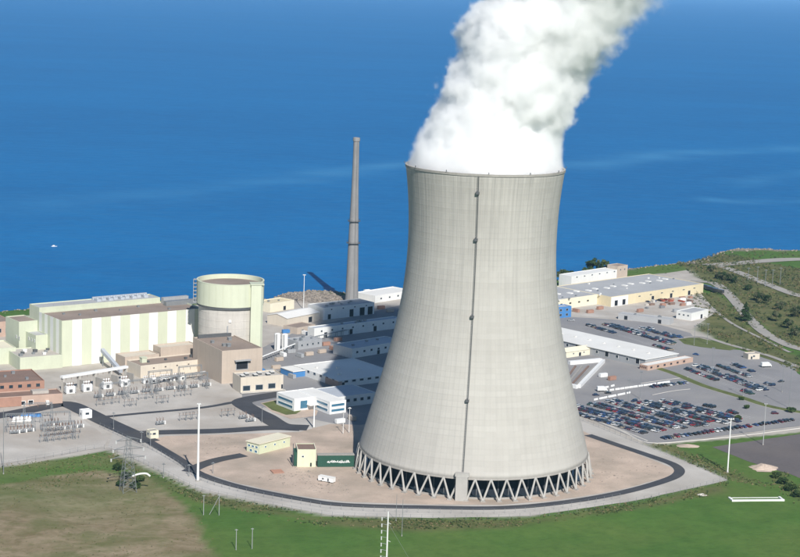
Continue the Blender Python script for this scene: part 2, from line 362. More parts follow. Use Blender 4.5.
# ------------------------------------------------------------------ land and sea
def sdf(P, poly):
    "signed distance to a polygon, negative inside; P is (N, 2)"
    poly = np.array(poly); d = np.full(len(P), 1e18); ins = np.zeros(len(P), bool); n = len(poly)
    for i in range(n):
        a = poly[i]; b = poly[(i + 1) % n]; e = b - a; w = P - a
        t = np.clip((w @ e) / (e @ e + 1e-12), 0, 1); d = np.minimum(d, ((w - t[:, None] * e) ** 2).sum(1))
        c = ((a[1] <= P[:, 1]) != (b[1] <= P[:, 1])) & (P[:, 0] < (b[0] - a[0]) * (P[:, 1] - a[1]) / (b[1] - a[1] + 1e-12) + a[0]); ins ^= c
    return np.where(ins, -1, 1) * np.sqrt(d)
def vnoise(P, s, seed):
    "smooth value noise, 3 octaves"
    out = np.zeros(len(P)); amp = 1.0
    for o in range(4):
        q = P * s * 2 ** o + seed * 13.7 + o * 5.1; i = np.floor(q).astype(np.int64); f = q - i; f = f * f * (3 - 2 * f)
        def h(a, b): 
            k = (a * 374761393 + b * 668265263 + int(seed * 1000) * 69069) & 0xffffffff; k = ((k ^ (k >> 13)) * 1274126177) & 0xffffffff
            return ((k ^ (k >> 16)) & 0xffff) / 65535.0
        a, b = i[:, 0], i[:, 1]
        out += amp * ((h(a, b) * (1 - f[:, 0]) + h(a + 1, b) * f[:, 0]) * (1 - f[:, 1]) + (h(a, b + 1) * (1 - f[:, 0]) + h(a + 1, b + 1) * f[:, 0]) * f[:, 1] - 0.5); amp *= 0.5
    return out
def sstep(x, a, b): t = np.clip((x - a) / (b - a), 0, 1); return t * t * (3 - 2 * t)

SHORE = [G(x, y, -2)[:2] for x, y in [(-60, 318), (0, 312), (60, 306), (120, 301), (190, 300), (250, 301), (276, 299), (288, 294), (310, 291.5), (335, 292.5), (352, 294), (375, 292.5), (400, 290), (440, 288), (500, 285), (557, 280), (580, 277), (605, 272),
                                  (640, 267), (672, 264), (694, 263.5), (703, 259.5), (714, 255), (732, 251), (760, 249.5), (800, 251), (860, 252)]]
SHX = np.array([p[0] for p in SHORE]); SHY = np.array([p[1] for p in SHORE])
o_ = np.argsort(SHX); SHX = SHX[o_]; SHY = SHY[o_]
def shore_y(x): return np.interp(x, SHX, SHY)

DRY = pxpoly([(-120, 486), (0, 484), (40, 476), (95, 470), (122, 474), (150, 474), (172, 496), (196, 520), (214, 545), (222, 565), (226, 640), (-200, 640)])
OLIVE = [pxpoly([(-60, 472), (60, 460), (108, 452), (160, 478), (140, 480), (60, 486), (-60, 496)])]
SCRUB = [pxpoly([(676, 262), (714, 252), (800, 268), (840, 300), (840, 355), (796, 348), (768, 330), (748, 312), (726, 290), (700, 278)]),
         pxpoly([(690, 296), (720, 292), (742, 316), (770, 342), (800, 356), (800, 372), (745, 350), (700, 330)]),
         pxpoly([(110, 456), (165, 478), (200, 494), (330, 518), (430, 521), (530, 519), (640, 503), (700, 489), (730, 482), (722, 492), (640, 508), (560, 520), (500, 526), (400, 529), (320, 526), (200, 501), (150, 480)]),
         pxpoly([(768, 477), (782, 472), (800, 488), (820, 510), (800, 505), (785, 494)]),
         pxpoly([(652, 444), (672, 446), (730, 470), (780, 490), (730, 480), (690, 462)])]
PLANT = pxpoly([(-200, 330), (0, 318), (120, 306), (280, 303), (420, 297), (557, 287), (640, 276), (700, 268), (712, 268), (702, 281), (694, 300), (720, 330), (700, 352), (800, 385), (830, 430), (650, 446), (730, 480), (530, 517), (330, 517), (200, 493), (108, 451), (0, 468), (-200, 485)])
MOUND = G(312, 299)[:2]
OVER = pxpoly([(706, 447), (800, 432), (870, 424), (870, 510), (790, 478), (745, 464)])

def land_height(P):
    h = -sstep(P[:, 1] - shore_y(P[:, 0]) + 16 * vnoise(P, 0.02, 3.0), -10, 22) * 9.0
    far = np.minimum(np.minimum(sstep(sdf(P, PLANT), 6, 60), sstep(sdf(P, OVER), 6, 40)), sstep(-(P[:, 1] - shore_y(P[:, 0])), 0, 60))
    h += far * (vnoise(P, 0.010, 1.0) * 2.0)
    d = (P - MOUND) / np.array([26.0, 17.0]); h += np.where(np.abs(P[:, 1]) > 0, np.exp(-(d ** 2).sum(1)) * 5.5, 0)
    return h - 0.06
def build_land():
    xs = np.concatenate([-np.geomspace(9000, 430, 14), np.arange(-420, 640, 4.0), np.geomspace(650, 9000, 14)])
    ys = np.concatenate([-np.geomspace(6000, 100, 8), np.linspace(0, 690, 12), np.arange(700, 2150, 4.0), np.geomspace(2160, 4000, 8)])
    X, Y = np.meshgrid(xs, ys); P = np.stack([X.ravel(), Y.ravel()], 1); z = land_height(P)
    V = np.concatenate([P, z[:, None]], 1); nx, ny = len(xs), len(ys)
    i = np.arange(nx - 1)[None, :] + np.arange(ny - 1)[:, None] * nx; i = i.ravel()
    F = np.stack([i, i + 1, i + 1 + nx, i + nx], 1)
    me = npmesh('ground', V, F, 'land', smooth=True)
    nz = vnoise(P, 0.03, 5.0)
    dry = sstep(-sdf(P, DRY) + 7 * nz, -1.5, 2.5) * np.clip(0.93 + 0.7 * vnoise(P, 0.02, 8.0), 0.3, 1)
    dry = np.maximum(dry, 0.55 * sstep(-sdf(P, OLIVE[0]) + 6 * nz, -8, 8) * np.clip(0.6 + vnoise(P, 0.03, 9.0), 0, 1))
    scr = np.zeros(len(P))
    for s in SCRUB: scr = np.maximum(scr, sstep(-sdf(P, s) + 8 * nz, -5, 6))
    gra = sstep(-sdf(P, PLANT) + 2 * nz, -1, 2) * (1 - scr)
    rock = sstep(P[:, 1] - shore_y(P[:, 0]) + 22 * nz, -16, -4)
    dm = (P - MOUND) / np.array([32.0, 22.0]); rock = np.maximum(rock, sstep(-(dm ** 2).sum(1) + 0.5 * nz, -1.3, -0.6))
    a = me.attributes.new('masks', 'FLOAT_COLOR', 'POINT'); a.data.foreach_set('color', np.stack([dry, scr, gra, rock], 1).astype(np.float32).ravel())
    tag(link('ground', me), kind='structure')
build_land()

def build_sea():
    xs = np.concatenate([-np.geomspace(120000, 900, 30), np.linspace(-880, 1180, 230), np.geomspace(1200, 120000, 30)])
    ys = np.concatenate([np.arange(1080, 4200, 13.0), np.geomspace(4210, 260000, 120)])
    X, Y = np.meshgrid(xs, ys); P = np.stack([X.ravel(), Y.ravel()], 1)
    V = np.concatenate([P, np.full((len(P), 1), -3.0)], 1); nx, ny = len(xs), len(ys)
    i = (np.arange(nx - 1)[None, :] + np.arange(ny - 1)[:, None] * nx).ravel()
    me = npmesh('lake', V, np.stack([i, i + 1, i + 1 + nx, i + nx], 1), 'sea_water')
    sl = np.zeros(len(P)); nz = vnoise(P, 0.006, 2.0)
    def streak(pts, w, amt):
        line = np.array(smoothline([G(x, y, -3)[:2] for x, y in pts], 10)); d = np.full(len(P), 1e18)
        for a, b in zip(line[:-1], line[1:]):
            e = b - a; t = np.clip(((P - a) @ e) / (e @ e), 0, 1); d = np.minimum(d, ((P - a - t[:, None] * e) ** 2).sum(1))
        g = np.exp(-(np.sqrt(d) * (1 + 0.8 * nz) / w) ** 2) * amt * np.clip(0.75 + 0.9 * vnoise(P, 0.012, 4.4), 0, 1.2)
        np.maximum(sl, g, out=sl)
    streak([(300, 180), (340, 172), (405, 164), (480, 163), (565, 166), (640, 158), (720, 152), (800, 149), (880, 147)], 45, 0.55)
    streak([(40, 206), (110, 199), (180, 192), (240, 184), (310, 176), (360, 172)], 45, 0.32)
    streak([(60, 207), (140, 205), (200, 199)], 30, 0.12)
    streak([(713, 200), (745, 202), (775, 201), (830, 202)], 30, 0.6)
    streak([(740, 186), (770, 178), (800, 174), (840, 170)], 25, 0.32)
    a = me.attributes.new('slick', 'FLOAT', 'POINT'); a.data.foreach_set('value', sl.astype(np.float32))
    tag(link('lake', me), kind='structure')
build_sea()

# sheets laid over the ground
sheet('gravel_strip', [(108, 447), (160, 470), (200, 489), (260, 502), (330, 515), (430, 518), (530, 516), (640, 500), (728, 480), (700, 467), (640, 443), (584, 420), (560, 400), (370, 400), (230, 400), (120, 410)], 0.0, 'gravel_pale', 0.5)
sheet('plant_yard', [(150, 400), (300, 330), (420, 300), (560, 300), (578, 418), (560, 425), (360, 430), (250, 404)], 0.015, 'asphalt_grey', 0.5)
sheet('switchyard', [(-60, 422), (62, 404), (108, 438), (104, 447), (82, 451), (40, 458), (-60, 473)], 0.05, 'gravel_grey', 0.4)
sheet('switchyard', [(72, 396), (140, 382), (240, 378), (242, 400), (170, 410), (104, 417), (84, 408)], 0.05, 'gravel_grey', 0.4)
sheet('gravel_yard', [(110, 421), (172, 412), (233, 405), (258, 414), (276, 425), (150, 432), (132, 430)], 0.05, 'gravel_grey', 0.4)
sheet('tower_pad', [(152, 440), (165, 436), (240, 434), (300, 432), (330, 424), (360, 425), (460, 410), (575, 428), (640, 455), (672, 468), (676, 472), (664, 478), (620, 490), (560, 500), (500, 505), (430, 504.5), (345, 502), (300, 496), (240, 484), (200, 472), (178, 458)], 0.07, 'soil_tan', 0.6)
sheet('car_park', [(556, 316), (590, 318), (650, 322), (690, 333), (704, 347), (740, 350), (800, 370), (850, 390), (850, 421), (800, 426), (720, 436), (648, 444), (574, 412), (556, 402)], 0.03, 'asphalt_grey', 0.4)
sheet('overflow_car_park', [(712, 447), (800, 434), (850, 428), (850, 500), (790, 474), (750, 462)], 0.03, 'asphalt_brown', 0.4)
sheet('storage_yard', [(560, 306), (700, 292), (716, 312), (690, 330), (650, 320), (590, 317), (560, 316)], 0.045, 'gravel_grey', 0.5)
sheet('verge', [(260, 403), (284, 398), (318, 411), (316, 416), (290, 419), (272, 412)], 0.09, 'soil_tan', 0.5)
sheet('grass_verge', [(262, 403.5), (283, 399), (306, 407), (296, 414), (286, 415), (272, 410)], 0.12, 'leaf_olive', 0.5)
sheet('soil_heap_apron', [(750, 467), (762, 463), (778, 467), (772, 472), (758, 472)], 0.05, 'soil_tan', 1.0)
road('yard_road', [(-40, 421), (10, 414), (45, 407), (66, 404), (84, 411), (104, 421), (128, 432), (150, 442)], 13.0, 0.11, 'asphalt_dark')
road('perimeter_road', [(148, 441), (180, 460), (200, 474), (240, 487), (300, 499), (345, 505), (430, 507.5), (500, 508), (560, 503), (620, 493), (664, 481), (679, 473), (674, 465), (650, 456), (620, 446), (588, 435)], 6.0, 0.13, 'asphalt_dark')
road('service_road', [(132, 434), (160, 432.5), (220, 431), (270, 428), (300, 429)], 10.0, 0.15, 'asphalt_dark')
road('service_road', [(104, 417), (140, 413.5), (200, 408), (236, 402)], 4.0, 0.15, 'asphalt_dark')
road('service_road', [(290, 393), (262, 397), (242, 402), (252, 410), (266, 417), (282, 426), (308, 428)], 13.0, 0.17, 'asphalt_dark')
road('service_road', [(188, 472), (200, 466), (218, 460), (244, 455)], 8.0, 0.15, 'asphalt_dark')
road('highway', [(690, 281), (712, 283), (724, 290), (736, 302), (748, 317), (764, 332), (784, 343), (806, 350), (840, 358)], 10.0, 0.35, 'road_pale')
road('access_road', [(704, 264), (720, 266.5), (740, 273), (762, 283), (784, 291), (804, 296), (850, 303)], 11.0, 0.35, 'road_pale')
road('access_road', [(716, 265), (750, 262), (800, 259), (850, 258)], 16.0, 0.33, 'road_pale')
road('dirt_track', [(668, 340), (700, 337), (730, 345), (770, 356), (810, 372)], 5.0, 0.31, 'road_pale')
road('dirt_track', [(700, 300), (712, 308), (724, 318), (740, 328), (790, 352)], 3.0, 0.31, 'road_pale')

# ------------------------------------------------------------------ cooling tower
TX, TY = 43.6, 961.4
TPROF = [(11.4, 62.8), (24.7, 59.3), (36.2, 56.0), (50.0, 52.0), (64.5, 48.4), (79.0, 45.2), (92.5, 42.8), (109.0, 40.8), (125.0, 40.0), (147.0, 40.6), (166.3, 42.7)]
def tower_r(z): 
    zs = [p[0] for p in TPROF]; rs = [p[1] for p in TPROF]
    pts = np.array(TPROF); c = np.polyfit(pts[:, 0], pts[:, 1], 4); return float(np.polyval(c, z))
def build_tower():
    root = thing('cooling_tower', 'giant pale concrete hyperbolic cooling tower on slanted legs, steaming at the top', 'cooling tower', (TX, TY, 0))
    n, k = 192, 84; z0, z1 = 11.4, 166.3
    V = []; F = []; UVs = []
    for j in range(k + 1):
        z = z0 + (z1 - z0) * j / k; r = tower_r(z)
        for i in range(n): t = 2 * math.pi * i / n; V.append((r * math.cos(t), r * math.sin(t), z))
    for j in range(k):
        for i in range(n):
            i2 = (i + 1) % n; F.append((j * n + i, j * n + i2, (j + 1) * n + i2, (j + 1) * n + i))
            za = z0 + (z1 - z0) * j / k; zb = z0 + (z1 - z0) * (j + 1) / k
            UVs += [(i / n, za), ((i + 1) / n, za), ((i + 1) / n, zb), (i / n, zb)]
    me = npmesh('shell', np.array(V), np.array(F), 'shell_concrete', smooth=True)
    uv = me.uv_layers.new(name='UVMap'); uv.data.foreach_set('uv', np.array(UVs, np.float32).ravel())
    sh = link('shell', me, root); md = sh.modifiers.new('thickness', 'SOLIDIFY'); md.thickness = 0.5; md.offset = -1
    rt_ = tower_r(166.3)
    MB().lathe([(rt_ - 0.9, 165.6), (rt_ + 0.25, 165.6), (rt_ + 0.3, 166.8), (rt_ - 0.9, 166.8), (rt_ - 0.9, 165.6)], 128).build('rim', 'concrete_grey', root, smooth=False)
    rb = tower_r(11.4)
    MB().lathe([(rb - 0.6, 10.7), (rb + 0.3, 10.7), (rb + 0.22, 11.6), (rb - 0.2, 11.6)], 128).build('ring_beam', 'concrete_grey', root)
    NL = 48
    for s in (-1, 1):
        a = s * math.pi / NL
        p = Vector((65.3, 0, 0.0)); q = Vector((63.0 * math.cos(a), 63.0 * math.sin(a), 11.2))
        me = MB().tube(p, q, 0.58, 0.5, 8).mesh('leg', 'leg_concrete')
        for i in range(NL): link('leg', me, root, (0, 0, 0), 2 * math.pi * (i + 0.35) / NL)
    me = MB().box(64.2, 66.6, -1.3, 1.3, -0.1, 0.7).mesh('footing', 'concrete_grey')
    for i in range(NL): link('footing', me, root, (0, 0, 0), 2 * math.pi * (i + 0.35) / NL)
    MB().lathe([(61.6, -0.1), (61.6, 1.0), (61.1, 1.0), (61.1, -0.1)], 96).build('basin_wall', 'concrete_grey', root)
    MB().lathe([(61.05, .3), (20, .3)], 96).build('basin_water', 'glass', root)
    # the packing inside: slatted drum with posts, coloured near black to deepen the interior shade
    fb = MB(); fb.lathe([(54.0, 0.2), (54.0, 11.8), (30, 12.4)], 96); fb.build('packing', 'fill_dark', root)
    me = MB().box(54.2, 54.7, -0.3, 0.3, 0.1, 11.0).mesh('packing_post', 'steel_dark')
    for i in range(60): link('packing_post', me, root, (0, 0, 0), 2 * math.pi * i / 60)
    # riser pier and ladder line up the side that faces the camera
    az = math.atan2(-TY, -TX) - rad(4.6)
    c, s_ = math.cos(az), math.sin(az)
    MB().box(60.5, 66.4, -3.0, 3.0, -0.1, 12.6).build('pier', 'leg_concrete', root, (0, 0, 0), az)
    MB().box(63.2, 65.4, -3.6, 3.6, 12.6, 14.6).build('pier_head', 'leg_concrete', root, (0, 0, 0), az)
    lb = MB(); zs = np.linspace(13.5, 165.8, 60)
    for a, b in zip(zs[:-1], zs[1:]):
        ra, rb2 = tower_r(a) + 0.8, tower_r(b) + 0.8
        for y in (-0.2, 0.2): lb.tube((ra, y, a), (rb2, y, b), 0.06, 0.06, 5, cap=False)
        for q in (0.25, 0.75):
            zz = a + (b - a) * q; r = ra + (rb2 - ra) * q; lb.box(r - 0.07, r + 0.07, -0.2, 0.2, zz - 0.05, zz + 0.05)
    lb.build('ladder', 'steel_dark', root, (0, 0, 0), az)
    cb = MB()
    for a, b in zip(zs[:-1], zs[1:]): cb.tube((tower_r(a) + 0.35, 0.42, a), (tower_r(b) + 0.35, 0.42, b), 0.1, 0.1, 6, cap=False)
    cb.build('conduit', 'steel_dark', root, (0, 0, 0), az)
    for zz in (49.5, 92.0, 132.0, 156.5):
        r = tower_r(zz); pb = MB(); pb.box(r - 0.2, r + 1.6, -0.9, 0.9, zz - 0.2, zz); 
        for y in (-0.85, 0.85): pb.box(r, r + 1.6, y - 0.08, y + 0.08, zz, zz + 1.2)
        pb.box(r + 1.5, r + 1.6, -0.9, 0.9, zz, zz + 1.2); pb.box(r + 0.3, r + 1.1, -0.4, 0.4, zz, zz + 1.5)
        pb.build('platform', 'steel_dark', root, (0, 0, 0), az)
    for k_ in range(12):
        me2 = MB().box(rt_ + 0.5, rt_ + 0.8, -0.2, 0.2, 167.0, 168.0)
        me2.build('rim_lamp', 'steel_dark', root, (0, 0, 0), 2 * math.pi * k_ / 12)
build_tower()

# ------------------------------------------------------------------ steam
def steam_axis(z):
    "centre line and radius of the plume at height z"
    t = max(0.0, z - 164.0)
    tc = min(t, 95.0); cx = TX + 0.12 * tc + 0.0037 * tc * tc + 0.25 * (t - tc)
    return cx, TY + 0.08 * t, 43.6 - 7.0 * min(1, t / 22.0) + 0.17 * max(0, t - 40) + 0.16 * max(0, t - 95)  # above the view: widened and drifting less, so its shadow covers the roofs
def build_steam():
    m, nt, b = newmat('steam')
    b.inputs['Base Color'].default_value = (0.84, 0.84, 0.84, 1); b.inputs['Roughness'].default_value = 1.0; b.inputs['Specular IOR Level'].default_value = 0.0
    root = thing('steam_plume', 'thick white billowing steam cloud rising from the cooling tower', 'steam', (TX, TY, 164.0)); tag(root, kind='stuff')
    # dense core
    V = []; F = []; n = 72; zs = np.arange(163.0, 350, 2.5)
    for z in zs:
        cx, cy, r = steam_axis(z); fade = min(1.0, (350 - z) / 50.0) ** 0.5
        for i in range(n):
            t = 2 * math.pi * i / n; p = Vector((cx / 16, cy / 16, z / 16)) + Vector((math.cos(t), math.sin(t), 0)) * r / 16
            a = 1 - 2.2 * abs(mnoise.noise(p)) + 0.5 * (1 - 2.2 * abs(mnoise.noise(p * 2.1)))
            k = min(1.0, max(0.0, (z - 166) / 25)); lee_ = max(0.0, math.cos(t)) * min(1.0, max(0.0, (z - 190) / 40)); rr = (r * (0.82 - 0.10 * k - 0.40 * lee_) + 4.0 * a * k) * fade
            V.append((cx + rr * math.cos(t) - TX, cy + rr * math.sin(t) - TY, z - 164.0))
    for j in range(len(zs) - 1):
        for i in range(n): i2 = (i + 1) % n; F.append((j * n + i, j * n + i2, (j + 1) * n + i2, (j + 1) * n + i))
    link('steam_core', npmesh('steam_core', np.array(V), np.array(F), 'steam', smooth=True), root)
    # billows round the core: a density grid
    vm = bpy.data.materials.new('steam_billows'); vm.use_nodes = True; MATS['steam_billows'] = vm; vt = vm.node_tree
    vt.nodes.remove(vt.nodes['Principled BSDF']); pv = vt.nodes.new('ShaderNodeVolumePrincipled')
    pv.inputs['Color'].default_value = (1.0, 1.0, 1.0, 1); pv.inputs['Density'].default_value = 1.0; pv.inputs['Anisotropy'].default_value = 0.0
    vt.links.new(pv.outputs[0], vt.nodes['Material Output'].inputs['Volume'])
    ng = bpy.data.node_groups.new('steam_density', 'GeometryNodeTree'); ng.interface.new_socket('Geometry', in_out='OUTPUT', socket_type='NodeSocketGeometry')
    N = ng.nodes; L = ng.links
    def mt(op, a, b_=0.0, c=None, clamp=False):
        k = N.new('ShaderNodeMath'); k.operation = op; k.use_clamp = clamp
        for s_, v in zip(k.inputs, (a, b_) if c is None else (a, b_, c)):
            if isinstance(v, bpy.types.NodeSocket): L.new(v, s_)
            else: s_.default_value = v
        return k.outputs[0]
    pos = N.new('GeometryNodeInputPosition').outputs[0]; sp = N.new('ShaderNodeSeparateXYZ'); L.new(pos, sp.inputs[0]); x, y, z = sp.outputs
    t = mt('MAXIMUM', z, 0.0); tc = mt('MINIMUM', t, 95.0); tx = mt('MAXIMUM', mt('SUBTRACT', t, 95.0), 0.0)
    cx = mt('ADD', mt('ADD', mt('MULTIPLY', tc, 0.12), mt('MULTIPLY', mt('MULTIPLY', tc, tc), 0.0037)), mt('MULTIPLY', tx, 0.25))
    cy = mt('MULTIPLY', t, 0.08)
    r = mt('ADD', mt('SUBTRACT', 43.6, mt('MULTIPLY', mt('DIVIDE', t, 22.0, clamp=True), 7.0)), mt('ADD', mt('MULTIPLY', mt('MAXIMUM', mt('SUBTRACT', t, 40.0), 0.0), 0.17), mt('MULTIPLY', tx, 0.16)))  # same out-of-view widening as the core, shaped for its shadow
    dx = mt('SUBTRACT', x, cx); dy = mt('SUBTRACT', y, cy)
    d = mt('SUBTRACT', mt('SQRT', mt('ADD', mt('MULTIPLY', dx, dx), mt('MULTIPLY', dy, dy))), r)
    def nz(scale, detail, rough):
        k = N.new('ShaderNodeTexNoise'); L.new(pos, k.inputs['Vector']); k.inputs['Scale'].default_value = scale; k.inputs['Detail'].default_value = detail; k.inputs['Roughness'].default_value = rough
        return k.outputs[0]
    big = mt('SUBTRACT', nz(0.035, 2.0, 0.5), 0.5); fine = mt('SUBTRACT', nz(0.10, 5.0, 0.62), 0.5)
    k = mt('DIVIDE', t, 30.0, clamp=True)
    s_ = mt('ADD', d, mt('MULTIPLY', mt('ADD', mt('MULTIPLY', big, 22.0), mt('MULTIPLY', fine, 30.0)), mt('ADD', mt('MULTIPLY', k, 0.95), 0.05)))
    s_ = mt('ADD', s_, mt('MULTIPLY', mt('SUBTRACT', 1.0, k), 0.2))
    # softer and thinner on the downwind side, higher up
    lee = mt('MULTIPLY', mt('DIVIDE', mt('ADD', dx, 5.0), 45.0, clamp=True), mt('DIVIDE', mt('SUBTRACT', t, 35.0), 60.0, clamp=True))
    s_ = mt('ADD', s_, mt('MULTIPLY', mt('MULTIPLY', mt('SUBTRACT', nz(0.16, 5.0, 0.68), 0.5), 50.0), lee))
    s_ = mt('ADD', s_, mt('MULTIPLY', mt('SUBTRACT', nz(0.42, 3.0, 0.6), 0.5), mt('MULTIPLY', k, 6.0)))
    wid = mt('ADD', 3.6, mt('MULTIPLY', lee, 9.0))
    dens = mt('MULTIPLY', mt('DIVIDE', mt('MULTIPLY', s_, -1.0), wid, clamp=True), mt('SUBTRACT', 0.32, mt('MULTIPLY', lee, 0.245)))
    dens = mt('MULTIPLY', dens, mt('DIVIDE', mt('SUBTRACT', 187.0, t), 50.0, clamp=True)); dens = mt('MULTIPLY', dens, mt('GREATER_THAN', z, 0.3))
    vc = N.new('GeometryNodeVolumeCube'); L.new(dens, vc.inputs['Density']); vc.inputs['Min'].default_value = (-70, -100, 0); vc.inputs['Max'].default_value = (170, 130, 188)
    vc.inputs['Resolution X'].default_value = 230; vc.inputs['Resolution Y'].default_value = 216; vc.inputs['Resolution Z'].default_value = 180
    sm = N.new('GeometryNodeSetMaterial'); L.new(vc.outputs[0], sm.inputs[0]); sm.inputs['Material'].default_value = vm
    out = N.new('NodeGroupOutput'); L.new(sm.outputs[0], out.inputs[0])
    me = bpy.data.meshes.new('steam_billows'); me.materials.append(vm); o = link('steam_billows', me, root)
    md = o.modifiers.new('density', 'NODES'); md.node_group = ng
    return root
STEAM = build_steam()

# ------------------------------------------------------------------ buildings
class Bld:
    "a thing standing on the ground with its front edge from picture point A to B; local x along the front, y away from it, z up"
    def __init__(s, name, label, cat, A, B, h=None, top=None, d=None, back=None, ang=None, w=None, group=None, z=0.0):
        a = G(*A, z); s.a = a; s.z = z
        if B is not None:
            v = G(*B, z)[:2] - a[:2]
            s.ang = math.atan2(v[1], v[0]) if ang is None else rad(ang); s.w = float(v @ np.array([math.cos(s.ang), math.sin(s.ang)])) if w is None else w
        else: s.ang = rad(ang); s.w = w
        s.h = h if h is not None else HZ(A[0], A[1], top)
        s.ex = np.array([math.cos(s.ang), math.sin(s.ang)]); s.ey = np.array([-s.ex[1], s.ex[0]])
        s.d = d if d is not None else float((G(*back, z + s.h)[:2] - a[:2]) @ s.ey)
        s.root = thing(name, label, cat, (a[0], a[1], z), s.ang, group)
    def local(s, p): v = np.array(p[:2]) - s.a[:2]; return float(v @ s.ex), float(v @ s.ey), float(p[2] - s.z)
    def hit(s, face, px, py, off=0.0):
        "where the sight line of a picture point meets a face: returns (along, z)"
        o = np.array(s.local(CP)); q = np.array(s.local(G(px, py))); d = q - o
        ax, val = {'f': (1, off), 'b': (1, s.d - off), 'l': (0, off), 'r': (0, s.w - off)}[face]
        t = (val - o[ax]) / d[ax]; p = o + d * t; return float(p[1 - ax]), float(p[2])
    def shell(s, wall, roof, par=0.7, x0=0, x1=None, y0=0, y1=None, h=None, z0=-0.3, wname='wall', rname='roof', parent=None):
        x1 = s.w if x1 is None else x1; y1 = s.d if y1 is None else y1; h = s.h if h is None else h; t = 0.4
        parent = s.root if parent is None else parent
        o = [(x0, y0), (x1, y0), (x1, y1), (x0, y1)]; i = [(x0 + t, y0 + t), (x1 - t, y0 + t), (x1 - t, y1 - t), (x0 + t, y1 - t)]
        m = MB(); V = [(*p, z0) for p in o] + [(*p, h) for p in o] + [(*p, h) for p in i] + [(*p, h - par) for p in i]
        F = []
        for k in range(4):
            j = (k + 1) % 4; F += [(k, j, 4 + j, 4 + k), (4 + k, 4 + j, 8 + j, 8 + k), (8 + k, 8 + j, 12 + j, 12 + k)]
        m.add(V, F); wl = m.build(wname, wall, parent)
        rf = MB().box(x0 + t + .002, x1 - t - .002, y0 + t + .002, y1 - t - .002, h - par - 0.4, h - par + 0.003).build(rname, roof, parent)
        return wl, rf
    def gable(s, wall, roof, rise=2.0, over=0.5, axis='x', eave=None):
        h = s.h; w, d = s.w, s.d; m = MB(); r = MB(); th = 0.25
        if axis == 'x':   # ridge along x
            V = [(0, 0, -.3), (w, 0, -.3), (w, d, -.3), (0, d, -.3), (0, 0, h), (w, 0, h), (w, d, h), (0, d, h), (0, d / 2, h + rise), (w, d / 2, h + rise)]
            m.add(V, [(0, 1, 5, 4), (2, 3, 7, 6), (1, 2, 6, 9, 5), (3, 0, 4, 8, 7)])
            for y0, y1, z0_, z1_ in ((-over, d / 2, h - over * rise / (d / 2), h + rise), (d / 2, d + over, h + rise, h - over * rise / (d / 2))):
                r.add([(-over, y0, z0_), (w + over, y0, z0_), (w + over, y1, z1_), (-over, y1, z1_)] + [(-over, y0, z0_ + th), (w + over, y0, z0_ + th), (w + over, y1, z1_ + th), (-over, y1, z1_ + th)],
                      [(3, 2, 1, 0), (4, 5, 6, 7), (0, 1, 5, 4), (1, 2, 6, 5), (2, 3, 7, 6), (3, 0, 4, 7)])
        else:
            V = [(0, 0, -.3), (w, 0, -.3), (w, d, -.3), (0, d, -.3), (0, 0, h), (w, 0, h), (w, d, h), (0, d, h), (w / 2, 0, h + rise), (w / 2, d, h + rise)]
            m.add(V, [(0, 1, 5, 8, 4), (2, 3, 7, 9, 6), (1, 2, 6, 5), (3, 0, 4, 7)])
            for x0, x1, z0_, z1_ in ((-over, w / 2, h - over * rise / (w / 2), h + rise), (w / 2, w + over, h + rise, h - over * rise / (w / 2))):
                r.add([(x0, -over, z0_), (x1, -over, z1_), (x1, d + over, z1_), (x0, d + over, z0_)] + [(x0, -over, z0_ + th), (x1, -over, z1_ + th), (x1, d + over, z1_ + th), (x0, d + over, z0_ + th)],
                      [(3, 2, 1, 0), (4, 5, 6, 7), (0, 1, 5, 4), (1, 2, 6, 5), (2, 3, 7, 6), (3, 0, 4, 7)])
        return m.build('wall', wall, s.root), r.build('roof', roof, s.root)
    def put(s, face, u, z, w, h, frame='paint_white', pane='glass', name='window', off=0.0, sub=True, fr=0.16):
        "a framed opening, centre at (u, z) on a face; the pane is a child of the frame"
        k = (round(w, 2), round(h, 2), frame, fr)
        if ('F',) + k not in CACHE:
            m = MB(); a, b = w / 2, h / 2
            for x0, x1, z0, z1 in ((-a, a, b - fr, b), (-a, a, -b, -b + fr), (-a, -a + fr, -b + fr, b - fr), (a - fr, a, -b + fr, b - fr)): m.box(x0, x1, -0.14, 0.05, z0, z1)
            CACHE[('F',) + k] = m.mesh(name + '_frame', frame)
        kp = ('P', round(w, 2), round(h, 2), pane)
        if kp not in CACHE: CACHE[kp] = MB().box(-w / 2 + .02, w / 2 - .02, -0.05, 0.05, -h / 2 + .02, h / 2 - .02).mesh(name + '_pane', pane)
        loc, rz = {'f': ((u, off, z), 0), 'b': ((u, s.d - off, z), math.pi), 'l': ((off, u, z), -math.pi / 2), 'r': ((s.w - off, u, z), math.pi / 2)}[face]
        o = link(name, CACHE[('F',) + k], s.root, loc, rz)
        p = link('pane' if pane.startswith('glass') else 'leaf', CACHE[kp], o)
        return o
    def at(s, face, px, py, w, h, off=0.0, **kw):
        u, z = s.hit(face, px, py, off); return s.put(face, u, max(z, h / 2 + 0.05), w, h, off=off, **kw)
    def vents(s, pts, zr, m='steel', size=(1.2, 1.2, 1.0), name='roof_vent'):
        for k, (x, y) in enumerate(pts):
            f = 0.8 + 0.4 * random.random(); b = MB(); a, c, e = size[0] * f / 2, size[1] * f / 2, size[2] * f
            b.box(-a, a, -c, c, -0.1, e * 0.75); b.box(-a * 1.15, a * 1.15, -c * 1.15, c * 1.15, e * 0.75, e)
            b.build(name, m, s.root, (x, y, zr))
CACHE = {}

